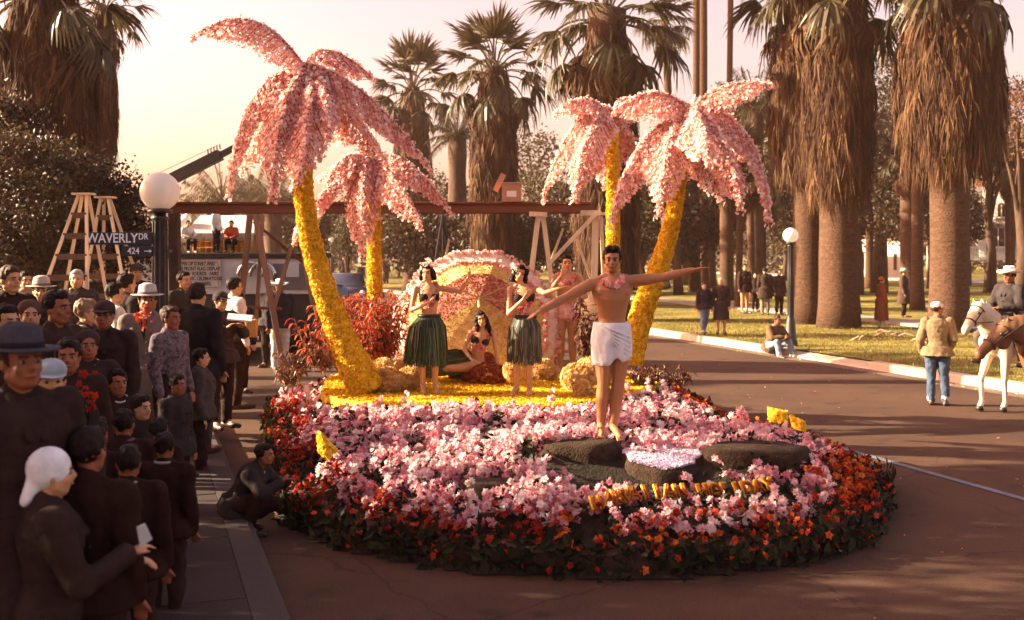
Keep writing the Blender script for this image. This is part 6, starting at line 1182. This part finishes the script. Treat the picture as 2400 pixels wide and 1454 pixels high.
for k in range(260): x = -hw_-.15+(2*hw_+.3)*k/259; l_ = RN.uniform(.10, .22); b = len(V); V += [(x-.012, -.36, hh_-.06), (x+.012, -.36, hh_-.06), (x+.003, -.38, hh_-.06-l_), (x-.003, -.38, hh_-.06-l_)]; Fc.append((b, b+1, b+2, b+3)); R += [RN.uniform()]*4
link('roof_fringe', npmesh('roof_fringe', V, Fc, R), rmat('fringe_straw', [(.4, .3, .2), (.6, .5, .4), (.7, .62, .55)], trans=.2), ht)
q = MB(); q.tube([W(418+26*(1-math.cos(a)), 560-48*math.sin(a), HYt)-Vector((0, 0, 0)) for a in [math.pi/2*k/10 for k in range(11)]], .13, 8); t = q.build('white_arch', WHITEP, None, True, label='curved white arch at the left end of the straw hut float', cat='arch')
ped = H-(592-HY)*(TY+.3)/F
def onb(label, px, foot, head, rz, **k): Y = k.pop('Y', TY+.35); zf__ = H-(foot-HY)*Y/F; return person(label, Vector(((px-1200)*Y/F, Y, zf__)), rz, (foot-head)*Y/F, group='people riding on the parade truck', vox=.02, **k)
zbed = zt+.132
for lab, px, hd, rz, kw in (('man in a red cap and white shirt standing on the truck before the hut', 507, 524, 70, dict(hat='cap', hatc=(.35, .05, .04), top='shirt', topc=(.66, .6, .56), legs='long', legc=(.03, .02, .03))), ('seated figure in a white shirt under the white arch', 437, 556, 40, dict(top='shirt', topc=(.5, .44, .4), legs='long', legc=DK, J='sit')), ('figure in red inside the bamboo hut', 545, 545, 0, dict(top='shirt', topc=(.4, .07, .04), legs='long', legc=DK, J='sit'))):
    kw = dict(kw); Y = TY+.45; zh = H-(hd-HY)*Y/F
    if kw.get('J') == 'sit': kw['J'] = sit; hgt = (zh-zbed)*1.75/1.25
    else: hgt = zh-zbed
    person(lab, Vector(((px-1200)*Y/F, Y, zbed)), rz, max(1.1, hgt), group='people riding on the parade truck', vox=.02, **kw)
far('man in a white cowboy hat and dark jacket with white trousers beyond the trestle', 656, 780, 570, 30, None, Y=21.8, gz=.0, hat='cowboy', hatc=(.74, .7, .68), top='jacket', topc=(.03, .025, .035), legs='long', legc=(.62, .54, .48), skin=SKINR)
far('person with a white flowered hat behind the cowboy hat man', 633, 760, 560, -10, None, Y=22.6, gz=.0, hat='bonnet', hatc=(.72, .7, .66), top='jacket', topc=(.05, .04, .04), legs='long', legc=DK)
# cars
def car(px, gy, label, rz, c, Y=None, z=0, L=4.8):
    Y = Y or (H-z)*F/(gy-HY); t = empty('parked_car', ((px-1200)*Y/F, Y, z), math.radians(rz), label=label, cat='car', group='dark fifties cars parked beyond the float'); P = mat('car_paint_%d' % int(c[2]*100), c, .25, .05, 2, spec=.5, coat=.6)
    def sec(x, w, z0, z1_, k=.12): return [Vector((x, sx*w*(1-kk), zz_)) for sx, kk, zz_ in ((-1, .06, z0), (-1, 0, z0+.15), (-1, 0, z1_-.22), (-1, .05, z1_-.08), (-1, k, z1_), (1, k, z1_), (1, .05, z1_-.08), (1, 0, z1_-.22), (1, 0, z0+.15), (1, .06, z0))]
    MB().loft([sec(x, w, z0, z1_) for x, w, z0, z1_ in ((-2.42, .70, .42, .78), (-2.3, .84, .34, .92), (-1.6, .90, .28, .98), (-.9, .92, .26, 1.0), (.9, .92, .26, 1.02), (1.6, .90, .28, .98), (2.2, .86, .32, .92), (2.4, .74, .40, .80))]).build('body', P, t, True)
    MB().loft([[Vector((x, sx*w, z_)) for sx, z_ in ((-1, 1.0), (1, 1.0))]+[Vector((x2, sx*w2, z2_)) for sx, z2_ in ((1, 1.0+h_), (-1, 1.0+h_))] for x, w, x2, w2, h_ in ((-1.55, .74, -1.2, .60, .05), (-1.1, .80, -.85, .66, .50), (.1, .82, .1, .68, .56), (.75, .80, .6, .66, .50), (1.2, .76, .95, .62, .05))]).build('roof', P, t, True)
    GL = mat('car_glass', (.03, .035, .045), .08, .1, 5, spec=.8)
    for sx in (-1, 1):
        for x0, x1 in ((-.80, -.1), (-.02, .62)): MB().add([(x0, sx*.835, 1.04), (x1, sx*.835, 1.04), (x1-.06, sx*.715, 1.44), (x0+.10, sx*.715, 1.44), (x0, sx*.81, 1.04), (x1, sx*.81, 1.04), (x1-.06, sx*.69, 1.44), (x0+.10, sx*.69, 1.44)], [(0, 1, 2, 3), (7, 6, 5, 4), (0, 4, 5, 1), (1, 5, 6, 2), (2, 6, 7, 3), (3, 7, 4, 0)]).build('window', GL, t)
    for x in (-1.45, 1.45):
        for sx in (-1, 1):
            w = MB().lathe([(.01, -.10), (.28, -.11), (.34, -.07), (.34, .07), (.28, .11), (.01, .10)], (x, sx*.80, .34), 20, Matrix.Rotation(math.pi/2, 3, 'X')).build('wheel', TIRE, t, True); MB().lathe([(.01, -.02), (.17, -.02), (.17, .0), (.05, .03), (.01, .03)], (x, sx*.915, .34), 16, Matrix.Rotation(math.pi/2*-sx, 3, 'X')).build('hubcap', CHROME, w, True)
    for x, nm in ((2.46, 'bumper'), (-2.46, 'bumper')): MB().box((x, 0, .48), (.12, 1.7, .14)).build(nm, CHROME, t, bevel=.04)
    for sy in (-1, 1): MB().lathe([(.01, .0), (.12, .0), (.11, .05), (.05, .08), (.01, .085)], (2.36, sy*.62, .74), 14, Matrix.Rotation(math.pi/2, 3, 'Y')).build('headlight', mat('lamp_glass', (.85, .82, .78), .1, .03, 5, spec=.8), t, True)
    MB().box((2.40, 0, .64), (.06, .9, .16)).build('grille', CHROME, t)
    return t
car(1462, 668, 'dark blue car seen between the foremost dancer and the bent yellow trunk', 8, (.04, .045, .07), Y=58, z=.15)
car(812, 722, 'dark car with two bright headlamps facing us behind the leaning yellow trunk', -80, (.03, .035, .06))
car(330, 760, 'light roofed car behind the ladders in the crowd', 20, (.10, .09, .10), Y=24)
car(735, 740, 'dark car at the left behind the timber trestle', 60, (.025, .03, .045), Y=30)
car(1085, 628, 'distant dark car in the shade behind the dancers', 5, (.03, .025, .03), Y=80)
# dark camera tripod behind dancers under the beam
t = empty('tripod', W(1040, 640, 24), label='tall metal camera tripod standing behind the left dancer', cat='tripod')
for e in ((-18, 70), (16, 66), (2, 60)): MB().tube([W(1038, 505, 24)-t.location, W(1038+e[0], 505+e[1]*1.6, 24+e[0]*.03)-t.location], [.03, .03], 6).build('leg', DARKM, t)
MB().tube([W(1052, 560, 24)-t.location, W(1044, 610, 24)-t.location], .03, 6).build('leg', CHROME, t)
# ================================================================== PARK HOUSE, BALUSTRADE
HW = mat('stucco', (.62, .50, .42), .9, .08, 2); HT = mat('roof_tiles', (.42, .2, .12), .9, .3, 5)
hY = 76; t = empty('white_house', (W(2400, 0, hY).x, hY, .2), label='pale stuccoed house with arched windows at the right edge', cat='house'); o = t.location
def hb(x0, x1, y0, y1, nm, m_, dy=0, dep=.3, par=None): a, b = W(x0, y0, hY), W(x1, y1, hY); c = (a+b)/2; return MB().box(Vector((c.x, hY+dy, c.z))-o, (abs(b.x-a.x), dep, abs(a.z-b.z))).build(nm, m_, par or t)
hb(2262, 2600, 470, 600, 'wall', HW, 2.0, 4.0); hb(2310, 2600, 425, 470.3, 'wall', HW, 2.6, 3.6); hb(2255, 2330, 515, 600, 'wall', HW, .8, 1.2)
rf = hb(2290, 2620, 416, 425, 'roof', HT, 2.4, 5.0); 
for k in range(18): x = 2292+k*9; a = W(x, 421, hY); MB().tube([a-o+Vector((0, -.12, 0)), a-o+Vector((0, .1, .1))], .11, 6).build('roof_tile', HT, rf, True)
hb(2250, 2345, 505, 515, 'cornice', HW, .7, 1.5); hb(2346, 2600, 462, 467, 'cornice', HW, -.1, .3)
DW = mat('window_dark', (.06, .035, .03), .3, .3, 4)
for x, y0, y1, w_ in ((2345, 533, 582, 13), (2418, 533, 582, 16), (2300, 480, 505, 7), (2352, 480, 508, 8), (2392, 435, 460, 7), (2385, 480, 512, 8)):
    a, b = W(x-w_, y0, hY), W(x+w_, y1, hY); r = (b.x-a.x)/2; cx = (a.x+b.x)/2; ring = [Vector((cx+r*math.cos(q_), 0, a.z+r*.6*math.sin(q_)))-Vector((o.x, 0, o.z)) for q_ in [math.pi*k/10 for k in range(11)]]+[Vector((a.x-o.x, 0, b.z-o.z)), Vector((b.x-o.x, 0, b.z-o.z))]
    w1 = MB().loft([[p+Vector((0, -.08 if y0 < 530 or x > 2335 else -.9, 0)) for p in ring], [p+Vector((0, .1, 0)) for p in ring]]).build('window', DW, t); MB().box((cx-o.x, -.11 if y0 < 530 or x > 2335 else -.93, (a.z+b.z)/2-o.z), (.06, .05, a.z-b.z)).build('mullion', HW, w1); MB().box((cx-o.x, -.12, b.z-o.z-.06), (2*r+.3, .22, .12)).build('sill', HW, w1)
t.rotation_euler = (0, 0, math.radians(-26))
bY = 70; bl = empty('balustrade', (W(2330, 0, bY).x, bY, .15), label='white balustrade along the lawn before the pale house', cat='fence'); o = bl.location
zb_, zt_ = W(0, 606, bY).z, W(0, 580, bY).z
MB().box(Vector(((W(2262, 0, bY).x+W(2560, 0, bY).x)/2, bY, zt_))-o, (W(2560, 0, bY).x-W(2262, 0, bY).x, .25, .12)).build('top_rail', WHITEP, bl); MB().box(Vector(((W(2262, 0, bY).x+W(2560, 0, bY).x)/2, bY, zb_+.05))-o, (W(2560, 0, bY).x-W(2262, 0, bY).x, .25, .3)).build('bottom_rail', WHITEP, bl)
for k in range(46): x = W(2264+k*6.3, 0, bY).x; MB().lathe([(.05, zb_+.2-o.z), (.085, (zb_*.65+zt_*.35)-o.z), (.045, (zb_*.25+zt_*.75)-o.z), (.06, zt_-.06-o.z)], (x-o.x, 0, 0), 8).build('baluster', WHITEP, bl, True)
for px in (2304, 2262, 2440): x = W(px, 0, bY).x; MB().box(Vector((x, bY, (zb_+zt_)/2+.15))-o, (.4, .4, zt_-zb_+.5)).build('pier', WHITEP, bl, bevel=.02)
bl.rotation_euler = (0, 0, math.radians(-14))
# far sunlit walls seen under the trees
for x0, x1, y0, y1, Y, lab in ((1958, 2008, 563, 600, 96, 'sunlit white garden wall seen far under the trees, left piece'), (2012, 2052, 556, 598, 98, 'sunlit pale building front far under the trees, middle piece'), (2056, 2112, 562, 596, 97, 'bright far building with a yellowish front under the trees'), (2172, 2190, 572, 596, 92, 'sliver of white wall between the two dark palms'), (1925, 1950, 575, 602, 94, 'small pale wall at the edge of the great palm')):
    a, b = W(x0, y0, Y), W(x1, y1, Y); t = empty('far_wall', ((a.x+b.x)/2, Y, 0), label=lab, cat='building'); h_ = a.z; w_ = b.x-a.x; MB().box((0, .6, h_/2), (w_, 1.2, h_)).build('wall', HW, t); MB().box((0, .5, h_+.06), (w_+.2, 1.5, .12)).build('coping', HT, t)
    t.rotation_euler = (0, 0, math.radians(-38))
    for k in range(2): MB().box((w_*(-.25+.5*k), -.02, h_*.45), (w_*.13, .05, h_*.4)).build('opening', DW, t)
t = empty('white_pillar', G(2025, 618, .2), label='little white pillar standing in the far lawn', cat='pillar'); MB().box((0, 0, .12), (.6, .6, .24)).build('plinth', WHITEP, t); MB().lathe([(.2, .24), (.16, .9), (.24, 1.0)], n=12).build('shaft', WHITEP, t, True)
# unseen trees are added further down to shade the foreground
bake_all()

# trees added unseen at the left, crowns shaped to shade road and flowers
for i, (x, y, top, bot, wm, n_) in enumerate(((-9.2, 5.6, 8.6, 1.0, 6.6, 700), (-9.0, 8.3, 4.5, .6, 2.6, 130), (-9.4, 9.9, 7.3, 5.5, 2.2, 150), (-9.4, 12.2, 7.0, 5.5, 1.9, 130), (-8.6, 1.0, 8.6, 1.0, 4.6, 500))):
    F_ = F/y; tree(0, HY-(top-H)*F_, y, wm*F_, ['full crowned street tree on the left pavement level with the front of the float', 'low bushy street tree squeezed between the full crowned and the high crowned ones', 'high crowned street tree on the left pavement beside the full crowned one', 'high crowned street tree on the left pavement level with the foremost dancer', 'street tree on the left pavement nearest the camera'][i], n=n_, per=40, leaf=.16, m=LEAFD, seed=200+i, bottom=HY-(bot-H)*F_, x=x)

hz = MB().loft([[Vector((x, y, z)) for x, y in ((-70, -40), (120, -40), (120, 160), (-70, 160))] for z in (-1.2, 34)]).mesh('haze'); ho = link('haze', hz, None, kind='stuff')
hm_ = bpy.data.materials.new('warm_haze'); hm_.use_nodes = True; hn = hm_.node_tree; hn.nodes.clear(); pv_ = hn.nodes.new('ShaderNodeVolumePrincipled'); pv_.inputs['Color'].default_value = (1, .60, .47, 1); pv_.inputs['Density'].default_value = .0005; pv_.inputs['Anisotropy'].default_value = .2
ou = hn.nodes.new('ShaderNodeOutputMaterial'); hn.links.new(pv_.outputs[0], ou.inputs['Volume']); hz.materials.append(hm_)
